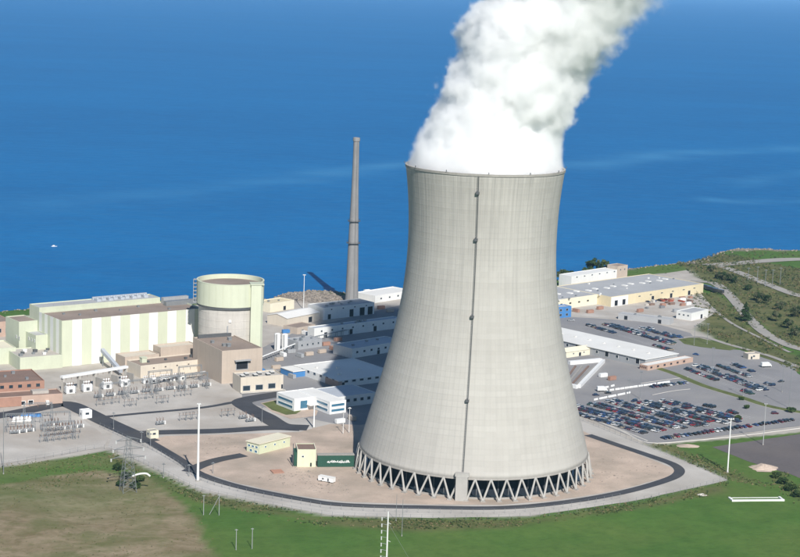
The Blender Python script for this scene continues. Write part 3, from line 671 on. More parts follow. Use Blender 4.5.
# --- striped turbine hall
def turbine_hall():
    b = Bld('turbine_hall', 'long turbine hall striped in pale green and white upright panels', 'industrial building', (62, 367), (203, 352), top=321, back=(39, 312), ang=36.2)
    b.shell('siding_green', 'roof_gravel', 1.0)
    n = 15; pw = b.w / n; h = b.h
    for k in range(n):
        MB().box(k * pw + .06, (k + 1) * pw - .06, -0.22, -0.003, 0, h + .15).build('wall_panel', 'panel_green' if k % 2 == 0 else 'panel_white', b.root)
    m = 8; pd = b.d / m
    for k in range(m):
        MB().box(-0.22, -0.003, k * pd + .06, (k + 1) * pd - .06, 0, h + .15).build('wall_panel', ('panel_green', 'panel_white', 'panel_green', 'wall_white')[k % 4], b.root)
    # higher rear bay and lower bays at the far end
    x1 = b.w * 0.86
    b.shell('siding_green', 'roof_grey', 0.6, 0, x1, b.d + .05, b.d + 16, h + 3.0, wname='rear_bay_wall', rname='rear_bay_roof')
    b.shell('siding_green', 'roof_gravel', 0.6, -14, -0.3, b.d + 2, b.d + 24, h - 6, wname='end_bay_wall', rname='end_bay_roof')
    b.shell('siding_green', 'roof_grey', 0.6, -9, -0.3, b.d - 14, b.d + 1.9, h - 13, wname='end_bay_wall', rname='end_bay_roof')
    for k in range(5): b.put('l', b.d - 12 + 4.5 * k, h - 17, 1.6, 2.2, off=-9.05 if k < 3 else -14.05, pane='glass')
    # roof plant
    for k in range(9):
        x = x1 * 0.52 + k * 4.6
        q = MB(); q.box(-1.6, 1.6, -2.5, 2.5, -0.1, 1.6); q.tube((0, 0, 1.6), (0, 0, 2.6), 0.8, 0.8, 10); q.build('roof_fan', 'roof_blue_grey', b.root, (x, b.d + 9 + (k % 2) * 2, h + 2.4))
    MB().box(x1 * 0.5, x1 * 0.96, b.d + 13, b.d + 14.2, h + 2.3, h + 4.6).build('roof_duct', 'roof_blue_grey', b.root)
    MB().box(b.w * .84, b.w + 8, b.d - 13, b.d - 9, h - 1.05, h + 2.2).build('roof_duct', 'steel', b.root)
    MB().box(b.w * .86, b.w + 5, b.d - 5, b.d - 1.5, h - 1.05, h + 3.4).build('roof_duct', 'wall_grey', b.root)
    b.vents([(b.w * q, b.d * r) for q, r in ((.12, .7), (.2, .5), (.35, .75), (.5, .6), (.66, .78), (.8, .3))], h - 1.0, 'steel', (1.6, 1.6, 1.2))
    for k in range(12): MB().box(-.05, .05, -.05, .05, 0, 1.2).build('roof_post', 'steel', b.root, (x1 * k / 12 + 3, b.d + .6, h + 3.0))
    return b
TH = turbine_hall()

# --- reactor building
def reactor():
    c = G(229, 360); top = 58.0
    # height from the top rim, seen centred at (229.5, 280)
    lo, hi = 30.0, 90.0
    for _ in range(40):
        mm = (lo + hi) / 2
        if PJ((c[0], c[1], mm))[1] > 280.0: lo = mm
        else: hi = mm
    H = lo; sc = FPX / np.dot(np.array([c[0], c[1], H]) - CP, FW); R = 33.7 / sc
    root = thing('reactor_building', 'round concrete reactor building with pale green drum top and stair tower', 'reactor building', (c[0], c[1], 0), 0)
    hb = H * 0.70
    rc = R * 0.93
    MB().lathe([(rc, -0.3), (rc, hb)], 72).build('concrete_drum', 'concrete_pale', root, smooth=True)
    for zz in np.arange(6, hb - 1, 5.0): MB().lathe([(rc + .01, zz), (rc + .1, zz + .05), (rc + .1, zz + .3), (rc + .01, zz + .35)], 72).build('lift_joint', 'concrete_pale', root)
    MB().lathe([(rc, hb - .05), (R * .985, hb), (R * .985, hb + 1.5), (R * 0.9, hb + 1.5)], 72).build('gutter', 'steel_dark', root)
    n = 28
    pa = 2 * math.pi / n; m = MB()
    for i in range(5):
        a0 = pa * i / 4 - pa / 2 + (0.004 if i == 0 else (-0.004 if i == 4 else 0))
        m.v += [(R * math.cos(a0), R * math.sin(a0), hb + 1.5), (R * math.cos(a0), R * math.sin(a0), H)]
    for i in range(4): m.f.append((2 * i, 2 * i + 2, 2 * i + 3, 2 * i + 1)); m.m.append(0)
    me = m.mesh('wall_panel', 'panel_green')
    for k in range(n): link('wall_panel', me, root, (0, 0, 0), k * pa)
    MB().lathe([(R - .45, hb + 1.5), (R - .2, hb + 1.5), (R - .2, H), (R + .1, H), (R + .1, H + .5), (R - 1.0, H + .5), (R - 1.0, H - 2.6)], 72).build('parapet', 'panel_green', root)
    MB().lathe([(R - .95, H - 2.6), (8, H - 1.9), (0.01, H - 1.7)], 72).build('roof', 'roof_gravel', root, smooth=True)
    # stair tower on the right front, its outer face rounded off by two chamfers
    a = rad(-36); tw = 8.0
    x, y = (R + 0.6) * math.cos(a), (R + 0.6) * math.sin(a)
    MB().prism([(-4.2, -4.4), (2.6, -4.4), (4.2, -2.6), (4.2, 4.4), (-4.2, 4.4)], -.3, H + .2).build('stair_tower', 'panel_green', root, (x, y, 0), rad(12))
    MB().box(-4.6, 4.6, -4.8, 4.8, H + .2, H + .9).build('stair_tower_roof', 'siding_green', root, (x, y, 0), rad(12))
    # hanging rail frame on the left
    fx, fy = -(R + .6), -6.0
    f = MB()
    for yy in (-2.0, 2.0): f.box(-1.6, -1.3, yy - .15, yy + .15, hb + 2, H + 1)
    for zz in np.linspace(hb + 2, H + .6, 7): f.box(-1.7, 0.6, -2.2, 2.2, zz, zz + .22)
    f.build('service_platform', 'wall_grey', root, (fx + .8, fy, 0))
    MB().box(-.35, .35, -.8, .1, hb * .18, hb * .72).build('downpipe', 'wall_grey', root, (rc * math.cos(rad(-88)), rc * math.sin(rad(-88)), 0), rad(2))
    MB().box(-.9, .9, -.6, .4, hb * .78, hb * .82).build('wall_hatch', 'paint_white', root, (rc * math.cos(rad(-84)), rc * math.sin(rad(-84)), 0))
    return c, R, H
RC, RR, RH = reactor()

# --- beige blocks before the reactor
b = Bld('auxiliary_building', 'tall beige block with a dark roller door before the reactor building', 'industrial building', (221.5, 384), (259, 379), top=351, back=(225.6, 334.8), ang=30)
b.shell('beige', 'roof_gravel', 0.7)
b.at('f', 242, 365, 9.0, 6.4, frame='wall_grey', pane='dark', name='roller_door', fr=0.5)
MB().box(-5.6, 5.6, -2.6, -0.01, 0, .6).build('canopy', 'wall_grey', b.root, (b.hit('f', 242, 365)[0], 0, b.hit('f', 242, 360.5)[1]))
b.vents([(b.w * .3, b.d * .35), (b.w * .38, b.d * .3), (b.w * .2, b.d * .6), (b.w * .7, b.d * .7)], b.h - .75, 'steel', (2.4, 2.4, 2.2))
MB().box(b.w * .1, b.w * .99, b.d - 2.2, b.d - .9, b.h - .8, b.h + 1.6).build('roof_duct', 'steel_dark', b.root)
AUX = b
b = Bld('annex', 'low pale annex with three big square windows and roof hatches', 'industrial building', (240.5, 393.5), (283, 390.5), top=377.5, d=15)
b.shell('beige_pale', 'gravel_grey', 0.6)
for x, y in ((246.5, 388.2), (259.2, 387.2), (271.8, 385.8)): b.at('f', x, y, 5.2, 3.6, frame='wall_grey', pane='glass', fr=.3)
b.at('f', 282.0, 386.5, 1.4, 3.0, frame='wall_grey', pane='dark', name='door')
MB().box(-.3, b.w + 1, -2.4, -.01, 0.35, 0.8).build('loading_step', 'concrete_pale', b.root)
for k in range(6):
    x = b.w * (.08 + .15 * k); q = MB(); q.box(-1.2, 1.2, -1.8, 1.8, -.1, 1.3); q.box(-1.35, 1.35, -1.95, 1.95, 1.3, 1.55, 1); q.build('roof_hatch', ['steel_dark', 'roof_white'], b.root, (x, 3.5 + (k % 2) * 4.5, b.h - .6))
b = Bld('control_building', 'stepped pinkish beige block below the striped turbine hall', 'industrial building', (140.5, 378), (205, 367), top=365.8, back=(127, 360), ang=36)
b.shell('beige_pale', 'roof_gravel', 0.7)
b.shell('beige', 'beige_pale', 0.7, b.w * -.02, b.w * .45, b.d + .05, b.d + 14, b.h + 2.0, wname='rear_wall', rname='rear_roof')
b.shell('beige', 'beige_pale', 0.7, b.w * .47, b.w * .98, b.d + .05, b.d + 11, b.h + 6.0, wname='rear_wall', rname='rear_roof')
b.vents([(b.w * .2, b.d * .5), (b.w * .45, b.d * .55), (b.w * .7, b.d * .4), (b.w * .82, b.d * .6)], b.h - .7, 'steel_dark', (1.6, 1.6, 1.4))
MB().box(-1.8, 1.8, -1.8, 1.8, 0, 3.2).prism([(-2.1, -2.1), (2.1, -2.1), (2.1, 2.1), (-2.1, 2.1)], 3.2, 3.6).build('roof_cabin', 'siding_green', b.root, (b.w * .15, b.d * .6, b.h - .72))
for k in range(5): b.put('f', b.w * (.18 + .16 * k), b.h - 2.4, 1.4, 1.0, frame='beige', pane='glass')
# sloped conveyor duct beside it
q = MB(); pA = G(105, 366); pB = G(121, 376)
DU = thing('sloped_duct', 'sloping grey duct running down from the striped turbine hall wall', 'duct', (pB[0], pB[1], 0), 0)
va = Vector((pA[0] - pB[0] - 2, pA[1] - pB[1], 11.0))
q.tube((0, 0, 3.2), va, 1.7, 1.7, 4); q.build('casing', 'roof_blue_grey', DU)
for f_ in (0.05, 0.5, 0.95): pp = Vector((0, 0, 3.2)).lerp(va, f_); MB().box(pp.x - .25, pp.x + .25, pp.y - .25, pp.y + .25, -.2, pp.z - 1).build('support_post', 'steel', DU)

# --- brick administration building at the left edge
b = Bld('brick_building', 'red brick office with brown roof and a row of windows at left edge', 'office building', (-30, 409.5), (64, 404.5), h=6.2, d=14, ang=25)
b.shell('brick_pink', 'roof_brown', 0.5)
ub = b.d
b.shell('brick', 'roof_brown', 0.6, -6, b.w * .86, ub + .05, ub + 34, b.h + 5.6, wname='upper_wall', rname='upper_roof')
for x in (2, 11, 20, 29, 38):
    u, z = b.hit('f', x, 388.5, ub + .05); b.put('f', u, b.h + 2.9, 3.0, 2.6, frame='brick', pane='glass', off=ub + .05, fr=.3)
for x, y in ((22.8, 403.2), (30.8, 402.2)): b.at('f', x, y, 3.4, 2.9, frame='wall_white', pane='dark', fr=.35)
MB().box(-.1, b.w * .55, -.2, -.003, 0.1, b.h - .3).build('red_facade_panel', 'brick', b.root)
MB().box(-1.0, 1.0, -2.0, -.01, .1, 2.6).build('entrance_porch', 'wall_white', b.root, (b.hit('f', 47, 405)[0], 0, 0))
MB().box(-5, 5, -3, 3, 0, 1.8).build('roof_unit', 'gravel_grey', b.root, (b.w * .78, ub * .55, b.h - .5))
b.vents([(b.w * .3, ub + 10), (b.w * .5, ub + 18), (b.w * .7, ub + 8), (b.w * .62, ub + 26)], b.h + 5.0, 'steel', (1.6, 1.6, 1.4))
BRK = b

# --- pale green low service buildings left of the hall
b = Bld('service_building', 'low pale green block with cluttered grey roof beside the hall end', 'industrial building', (20, 371), (60, 366), h=9.0, d=30, ang=30)
b.shell('siding_green', 'gravel_grey', 0.7)
for k in range(8): b.vents([(b.w * (.1 + .11 * k), b.d * (.25 + .5 * ((k * 7) % 5) / 5))], b.h - .7, ('steel', 'steel_dark', 'roof_white')[k % 3], (2.2, 2.0, 1.6), 'roof_unit')
b = Bld('service_building', 'pale green flat block at the left edge behind the brick office', 'industrial building', (-20, 366), (14, 362), h=11.0, d=26, ang=30)
b.shell('siding_green', 'cream_pale', 0.6)
b.vents([(b.w * .3, b.d * .4), (b.w * .7, b.d * .6)], b.h - .6, 'steel')
b = Bld('shore_building', 'brown shed with pink roof near the lake at left edge', 'shed', (-14, 338), (9, 334), h=11.0, d=30, ang=34)
b.shell('brick_pink', 'roof_gravel', 0.5); b.put('f', b.w * .5, 4.5, 3.0, 3.0, frame='wall_grey', pane='glass'); b.put('f', b.w * .8, 4.5, 3.0, 3.0, frame='wall_grey', pane='glass')

# --- stack
def stack():
    g = G(351.5, 303.5); H = 136.5
    root = thing('chimney_stack', 'tall slender grey concrete stack standing at the lake shore', 'chimney', (g[0], g[1], 0))
    pr = [(5.6, -.3), (5.2, 8), (4.7, 28), (4.2, 50), (3.7, 68), (3.3, 82), (2.9, 96), (2.6, 112), (2.45, 125), (2.4, 133)]
    MB().lathe(pr, 40).build('shaft', 'stack_concrete', root, smooth=True)
    MB().lathe([(2.4, 133), (2.9, 133.4), (2.9, 136.0), (2.2, 136.3), (2.2, 134)], 32).build('cap', 'stack_concrete', root)
    for zz, r in ((50, 4.25), (68, 3.75)):
        m = MB(); m.lathe([(r, zz), (r + 1.4, zz), (r + 1.4, zz + .25), (r, zz + .25)], 32)
        for k in range(16): a = 2 * math.pi * k / 16; m.box((r + 1.35) * math.cos(a) - .05, (r + 1.35) * math.cos(a) + .05, (r + 1.35) * math.sin(a) - .05, (r + 1.35) * math.sin(a) + .05, zz + .25, zz + 1.4)
        m.lathe([(r + 1.3, zz + 1.3), (r + 1.42, zz + 1.3), (r + 1.42, zz + 1.45), (r + 1.3, zz + 1.45)], 32); m.build('gallery', 'steel_dark', root)
    l = MB()
    for (r0, z0), (r1, z1) in zip(pr[:-1], pr[1:]):
        for y in (-.3, .3): l.tube((r0 + .3, y, z0), (r1 + .3, y, z1), .06, .06, 4)
    l.build('ladder', 'steel_dark', root, (0, 0, 0), rad(-70))
stack()

# --- buildings between the hall and the lake
def simple(name, label, cat, A, B, wall, roof, wins=(), doors=(), kind='shell', rise=1.5, axis='x', vents=0, par=.5, **kw):
    b = Bld(name, label, cat, A, B, **kw)
    if kind == 'shell': b.shell(wall, roof, par)
    else: b.gable(wall, roof, rise, .4, axis)
    for face, n, z, w, h in wins:
        L = b.w if face in 'fb' else b.d
        for k in range(n): b.put(face, L * (k + .7) / (n + .4), z, w, h, frame='wall_grey', pane='glass')
    for face, f_, w, h in doors:
        L = b.w if face in 'fb' else b.d; b.put(face, L * f_, h / 2 + .05, w, h, frame='wall_grey', pane='dark', name='door')
    if vents: b.vents([(b.w * random.uniform(.12, .88), b.d * random.uniform(.2, .8)) for _ in range(vents)], b.h - par, 'steel', (1.5, 1.5, 1.2))
    return b
simple('shore_shed', 'small cream shed right behind the reactor building', 'shed', (270, 312.5), (294, 308.5), 'cream_pale', 'cream', h=7, d=16, doors=(('f', .6, 3, 3.4),), vents=2)
simple('workshop', 'cream gabled workshop with one dark square door', 'shed', (287, 327), (319, 320.5), 'beige_pale', 'roof_white', kind='gable', rise=2.2, h=6.5, d=20, doors=(('f', .72, 4.4, 4.4),))
simple('screen_house', 'white flat building with tall doors at the foot of the stack', 'pump house', (323, 320), (374, 314), 'wall_white', 'roof_grey', h=9.5, d=20, doors=(('f', .12, 3, 4), ('f', .55, 4, 6), ('f', .76, 5, 6.5), ('f', .92, 5, 6.5)), wins=(('f', 4, 7.6, 1.4, 1),), vents=7)
b = simple('long_warehouse', 'long low white building lying in shade before the stack', 'warehouse', (314, 339), (400, 328), 'wall_white', 'roof_blue_grey', h=8, back=(312, 326), doors=(('f', .13, 3, 4), ('f', .42, 3, 4), ('f', .7, 3, 4)), wins=(('f', 8, 5.2, 1.6, 1.4),), vents=5)  # white roof coloured blue-grey for the shade lying on it
simple('tan_shed', 'tan low shed at the end of the long shaded warehouse', 'shed', (297, 334.5), (315, 331), 'beige', 'roof_gravel', h=5, d=14, doors=(('f', .3, 2.6, 3), ('f', .8, 2.6, 3)))
simple('equipment_building', 'small grey building crowded with vents behind the annex', 'industrial building', (298, 350), (322, 346.5), 'wall_grey', 'roof_grey', h=6, d=14, wins=(('f', 4, 3, 1.6, 1.6),), vents=6)
simple('shaded_office', 'white office in the tower shadow behind the white roofed hall', 'office building', (352, 358.5), (404, 350), 'wall_white', 'roof_blue_grey', h=7, d=20, wins=(('f', 7, 4, 2, 1.6),), doors=(('f', .5, 2.6, 3),), vents=3)  # blue-grey roof colour carries the tower's shade
simple('lake_shed', 'long white roofed shed at the lake right of the stack', 'shed', (375, 303), (412, 297), 'wall_white', 'roof_white', h=6, d=22, wins=(('f', 4, 3, 2, 1.4),))
simple('lake_hut', 'tiny white hut at the water right of the stack', 'hut', (367.5, 295.5), (373, 295), 'paint_white', 'roof_white', h=4, d=6, doors=(('f', .5, 1.4, 2.2),))
# two white tanks
for k, (x, y) in enumerate(((277.2, 350), (284.6, 350.5))):
    g = G(x, y); t = thing('storage_tank', ('upright white tank touching the reactor stair tower side' if k == 0 else 'upright white tank, right one of the pair by the reactor'), 'tank', (g[0], g[1], 0), 0, 'white storage tanks')
    MB().lathe([(2.2, -.2), (2.2, 11.5), (1.6, 12.2), (.01, 12.5)], 24).build('shell', 'paint_white', t, smooth=False)
    MB().lathe([(2.35, -.2), (2.35, .5), (2.2, .5)], 24).build('plinth', 'concrete_grey', t); MB().box(2.2, 2.5, -.3, .3, 0, 12).build('ladder', 'steel', t, (0, 0, 0), rad(-100))

# --- white roofed hall and office next to the tower
b = Bld('white_hall', 'white flat roofed hall, half in shadow, with a pink corner', 'hall', (341, 387.5), (385, 379.5), top=380.5, back=(360.5, 357), ang=37)
LW = float(np.linalg.norm(G(287, 382)[:2] - b.a[:2]))
b.shell('wall_white', 'roof_white', 0.35, -2, b.w + 8, 0, b.d)
for k in range(7): b.put('f', 4 + k * 6.2, 3.6, 3.0, 1.5, frame='wall_grey', pane='glass')
b.put('f', 1.6, 1.7, 2.4, 3.2, frame='brick_pink', pane='dark', name='door')
for k in range(6): b.put('l', 6 + k * (b.d - 10) / 6, 3.8, 2.6, 1.7, frame='wall_grey', pane='glass', off=-2.0)
MB().box(-2.25, -2.003, .3, b.d * .28, 0, b.h - .6).build('pink_wall_panel', 'brick_pink', b.root)
MB().box(-2.2, .6, -.25, -.003, 0, b.h - .6).build('pink_wall_panel', 'brick_pink', b.root)
MB().box(-12, -2.3, b.d * .72, b.d, -.2, b.h - .8).build('side_wing', 'paint_blue', b.root); MB().box(-12.3, -2.3, b.d * .71, b.d + .2, b.h - .8, b.h - .3).build('side_wing_roof', 'roof_white', b.root)  # wing coloured blue to stand in for blue shade on the left wall
b.vents([(b.w * .25, b.d * .3), (b.w * .5, b.d * .6), (b.w * .2, b.d * .75), (b.w * .75, b.d * .4)], b.h - .35, 'roof_white', (1.6, 1.6, .9))
WH = b
b = Bld('glass_fronted_office', 'white two-winged office with blue glass bands beside the tower shadow', 'office building', (329.5, 414.5), (345, 412), top=402, back=(330, 385.5), ang=36)
b.shell('paint_white', 'roof_white', 0.3)
for zz in (2.2, 5.4): b.put('f', b.w * .5, zz, b.w * .82, 1.9, frame='paint_white', pane='glass_blue', fr=.2)
wing = b.d
b.shell('paint_white', 'roof_white', 0.3, -15, -.03, b.d * .45, b.d, wname='wing_wall', rname='wing_roof')
for zz in (2.2, 5.4): b.put('l', b.d * .72, zz, b.d * .46, 1.9, frame='paint_white', pane='glass_blue', off=-15.0, fr=.2)
b.put('f', -8, 3.6, 5.6, 5.4, frame='paint_white', pane='glass_blue', off=b.d * .45, fr=.25)
for zz in (2.2, 5.4): b.put('l', b.d * .22, zz, b.d * .34, 1.9, frame='paint_white', pane='glass_blue', fr=.2)
MB().box(-6, 0, b.d * .45 - 4, b.d * .45 - .01, 3.2, 3.5).build('entrance_canopy', 'paint_white', b.root)
b.shell('wall_white', 'roof_blue_grey', 0.3, b.w + .03, b.w + 30, b.d * .30, b.d, b.h - .8, wname='rear_wing_wall', rname='rear_wing_roof')  # rear roof takes its shadow tone from the blue-grey colour
for k in range(5): b.put('f', b.w + 4 + 5.2 * k, 4.0, 2.4, 2.0, frame='wall_grey', pane='glass', off=b.d * .30)

# --- sheds by the perimeter road
b = Bld('green_shed', 'pale green shed with cream flat roof on the bare tan ground', 'shed', (259, 454.5), (290, 446.5), top=444.5, back=(276, 434))
b.shell('yellow_green', 'cream_pale', 0.25)
MB().box(-.5, b.w + .5, -.5, b.d + .5, b.h + .003, b.h + .45).build('roof_slab', 'cream_pale', b.root)
for k in range(3): b.put('f', b.w * (.2 + .3 * k), b.h * .62, 1.6, 1.2, frame='paint_white', pane='glass_blue')
for k in range(3): b.put('l', b.d * (.2 + .3 * k), b.h * .66, 2.0, 1.4, frame='paint_white', pane='glass_blue')
for k in range(2): b.put('l', b.d * (.25 + .4 * k), b.h * .22, 2.2, 1.6, frame='paint_white', pane='glass_blue')
b = Bld('pump_tower', 'tall narrow yellow-green block with brown roof beside the green container', 'pump house', (297, 467), (315.5, 466.5), top=449.5, d=13.0, ang=8)
b.shell('yellow_green', 'roof_brown', 0.3)
for x in (0.15, b.w - .15): MB().box(x - .2, x + .2, -.02, b.d, b.h + .003, b.h + .3).build('roof_trim', 'cream_pale', b.root)
b.put('f', b.w * .74, 1.3, 1.2, 2.5, frame='yellow_green', pane='dark', name='door'); b.put('f', b.w * .3, b.h * .6, 1.4, 1.2, frame='paint_white', pane='glass')
MB().box(-1.6, -.01, b.d * .1, b.d * .8, .0, b.h * .8).build('side_panel', 'paint_green', b.root)  # dark green panel over most of the left wall
MB().tube((-2.2, 1, 0), (-2.2, 1, b.h + 3), .25, .2, 8).build('vent_pipe', 'steel_dark', b.root)
b = Bld('green_container', 'long dark green container with a white lettering smear at the tower foot', 'container', (317.5, 467.2), (354, 467.0), top=455.5, d=4.0)
MB().box(0, b.w, 0, b.d, .15, b.h).build('body', 'paint_green', b.root)
MB().box(-.15, b.w + .15, -.15, b.d + .15, b.h + .003, b.h + .3).build('roof', 'concrete_grey', b.root)
for k in range(18): MB().box(-.12, .12, -.12, -.003, .3, b.h - .2).build('rib', 'paint_green', b.root, (b.w * (k + .5) / 18, 0, 0))
rs = random.Random(3); m = MB(); x = b.w * .26
while x < b.w * .86:      # an unreadable hand-painted word, as in the photograph
    hh = rs.uniform(.5, 1.5); lean = rs.uniform(-.25, .35); z0 = b.h * .42 + rs.uniform(-.25, .2) - .02 * x
    m.add([(x, -.17, z0), (x + .38, -.17, z0), (x + .38 + lean, -.17, z0 + hh), (x + lean, -.17, z0 + hh)], [(0, 1, 2, 3)])
    m.add([(x, -.172, z0), (x + .9, -.172, z0 + .1), (x + .9, -.172, z0 + .42), (x, -.172, z0 + .34)], [(0, 1, 2, 3)]); x += rs.uniform(.55, .95)
m.build('lettering', 'paint_white', b.root)
b = Bld('site_trailer', 'small white trailer on the tan ground near the tower legs', 'trailer', (318, 481), (329, 478), h=2.8, d=3.0, ang=-28, w=9)
MB().box(0, 9, 0, 3, .5, 2.8).build('body', 'paint_white', b.root); MB().box(-.1, 9.1, -.1, 3.1, 2.803, 2.95).build('roof', 'roof_white', b.root)
for x in (2, 7): MB().tube((x, -.05, .4), (x, .25, .4), .4, .4, 10).build('wheel', 'rubber', b.root)
b.put('f', 3, 1.8, 1.2, .9, frame='wall_grey', pane='glass'); b.put('f', 6.2, 1.55, .9, 1.9, frame='wall_grey', pane='dark', name='door')
g = G(277, 472); t = thing('rust_red_slab', 'rust red steel slab lying on the bare tan ground', 'slab', (g[0], g[1], .07), rad(20))
MB().box(-3, 3, -3.2, 3.2, 0, .5).build('plate', 'brick', t)
for k in range(4): MB().box(-3, 3, -2.7 + 1.6 * k, -2.4 + 1.6 * k, .503, .75).build('stiffener', 'brick', t)
for k, (x, y) in enumerate(((80, 0), (0, 0))): pass
b = Bld('gatehouse', 'small white gatehouse where the yard road leaves the brick office', 'gatehouse', (82.5, 419), (92, 418), h=5.0, d=5.0)
b.shell('paint_white', 'roof_white', .2); b.put('f', b.w * .5, 3, 2.4, 1.4, frame='wall_grey', pane='glass'); b.put('l', 2.5, 2.6, 2, 1.4, frame='wall_grey', pane='glass')
b = Bld('guard_hut', 'small cream guard hut at the fork of the dark service road', 'gatehouse', (150, 439), (158.5, 438), h=4.6, d=5.0)
b.shell('cream_pale', 'concrete_grey', .2); b.put('f', b.w * .5, 2.8, 2.0, 1.3, frame='wall_grey', pane='glass'); b.put('l', 2.5, 2.6, 2, 1.4, frame='wall_grey', pane='glass')

# ------------------------------------------------------------------ right-hand side: warehouses
b = Bld('main_warehouse', 'huge low cream warehouse with wide grey roof near the lake', 'warehouse', (630, 304), (703, 293), h=8.5, back=(668, 271))
b.shell('cream', 'roof_grey', 0.4, x0=-25)
b.shell('cream_pale', 'roof_grey', 0.4, x0=-110, x1=-25.05, y0=15, wname='recessed_wall', rname='recessed_roof')
MB().box(-24.9, -3, -.2, -.003, 0, b.h - .5).build('gate_wall_panel', 'wall_white', b.root)
for u in (-18.5, -8.5): b.put('f', u, 2.7, 4.6, 5.2, frame='wall_white', pane='dark', name='dock_door', off=-.2, fr=.3)
for k in range(6): b.put('f', -92 + 11 * k, 4.2, 2.8, 1.6, frame='cream', pane='glass', off=15.0)
for k in range(16): MB().box(-1.5, 1.5, -2.4, 2.4, -.1, .7).build('skylight', 'roof_white', b.root, (-88 + k * (b.w + 84) / 15.5, b.d * (.52 + .05 * (k % 2)), b.h - .4))
for k in range(20): b.vents([(-90 + random.random() * (b.w + 88), b.d * random.uniform(.15, .9))], b.h - .4, ('steel', 'roof_white')[k % 2], (1.2, 1.2, 1.0))
for k in range(6): b.put('f', b.w * (.12 + .15 * k), 5.6, 3.2, 1.1, frame='cream_pale', pane='glass')
for k in range(3): b.put('f', b.w * (.3 + .25 * k), 2.1, 3.4, 4.0, frame='wall_grey', pane='dark', name='dock_door')
MAINW = b
simple('lakeside_store', 'white roofed store standing behind the big cream warehouse', 'shed', (571, 288), (619, 280.5), 'wall_white', 'roof_white', h=10.5, d=14, par=.3, wins=(('f', 6, 9.0, 2, 1),))
simple('pink_block', 'pinkish boxy block at the end of the white lakeside store', 'pump house', (617, 281), (627, 279.5), 'beige', 'roof_gravel', h=13.5, d=12, wins=(('f', 2, 10, 1.6, 1.4),))
# long white roofed building beside the tower
b = Bld('long_white_building', 'very long building with bright white roof running behind the tower', 'workshop', (645, 367.5), (677, 361.5), h=5.6, d=150)
b.ang0 = b.ang
b.shell('wall_grey', 'roof_white', 0.15)  # grey wall colour stands in for shade on the left-facing long side
MB().box(-.8, b.w + .8, -.8, b.d + .4, b.h + .003, b.h + .35).build('roof_slab', 'roof_white', b.root)
for k in range(11): b.put('l', 7 + k * 9.5, 3.3, 2.6 if k % 3 else 3.6, 2.4 if k % 3 else 4.0, frame='wall_white', pane='glass' if k % 3 else 'dark', name='window' if k % 3 else 'door')
b.shell('brick_pink', 'roof_white', .2, -7, b.w + 8, -8, -.85, 3.6, wname='entrance_wall', rname='entrance_roof')
for k in range(6): b.put('f', -3 + k * (b.w + 8) / 6, 1.9, 2.4, 1.6, frame='brick', pane='glass', off=-8.0)
for k in range(4): b.put('l', -6.5 + k * 1.7, 2.0, 1.2, 1.5, frame='brick', pane='glass', off=-7.0)
b.vents([(b.w * .5, 12 + k * 14) for k in range(9)], b.h + .35, 'roof_white', (1.4, 1.4, .8))
simple('cream_hut', 'small cream gabled hut beside the cooling tower waist', 'hut', (566, 358), (591, 354.5), 'cream_pale', 'cream_pale', kind='gable', rise=1.8, h=4.2, d=10, doors=(('f', .55, 2.2, 2.8),), wins=(('f', 2, 2.5, 1.2, 1.0),))
simple('blue_block', 'bright blue boxy cabin with dark windows at the tower edge', 'cabin', (556, 318.5), (571, 317), 'paint_blue', 'roof_blue_grey', h=9, d=9, wins=(('f', 2, 6.4, 2.4, 2.0), ('f', 2, 2.4, 2.4, 2.0)))
simple('grey_store', 'long low pale grey store before the cream warehouse', 'shed', (618, 319), (670, 325), 'roof_grey', 'roof_grey', h=4.6, d=10, doors=(('f', .15, 3, 3.4), ('f', .8, 3, 3.4)), vents=4)
simple('corner_store', 'pale corner store by the grass slope, grey on its left side', 'shed', (691, 321), (708, 317), 'wall_white', 'roof_grey', h=6.5, d=14, doors=(('f', .6, 3, 3.6),), wins=(('l', 3, 4, 1.6, 1.2),))
simple('lot_hut', 'small tan hut at the edge of the upper car park', 'hut', (748, 359.5), (759.5, 359), 'beige_pale', 'gravel_pale', h=4, d=7, doors=(('f', .3, 1.4, 2.2),), wins=(('f', 1, 2.3, 1.8, 1.2),))
# concrete ramp with white walls
g0 = G(585, 378); t = thing('loading_ramp', 'sunken concrete ramp with thick white walls beside the cooling tower', 'ramp', (g0[0], g0[1], 0))
def lw(p): q = G(*p); return Vector((q[0] - g0[0], q[1] - g0[1], 0))
def wallbar(a, b_, th, z0, z1, name, m_):
    a, b_ = lw(a), lw(b_); d = (b_ - a); n_ = Vector((-d.y, d.x, 0)).normalized() * th / 2
    MB().prism([(a + n_)[:2], (a - n_)[:2], (b_ - n_)[:2], (b_ + n_)[:2]], z0, z1).build(name, m_, t)
wallbar((569, 364.5), (601, 361.6), 3.2, -.1, 2.4, 'side_wall', 'paint_white')
wallbar((603.5, 362.5), (579, 388), 2.2, -.1, 2.4, 'side_wall', 'paint_white')
wallbar((577, 388.6), (566, 386.2), 2.0, -.1, 2.4, 'end_wall', 'paint_white')
for k in range(4): wallbar((595 - 6.5 * k, 366.5), (575.5 - 5 * k * .8, 386 - k), 1.3, .0, .7, 'ramp_rib', 'roof_brown' if k % 2 else 'concrete_grey')

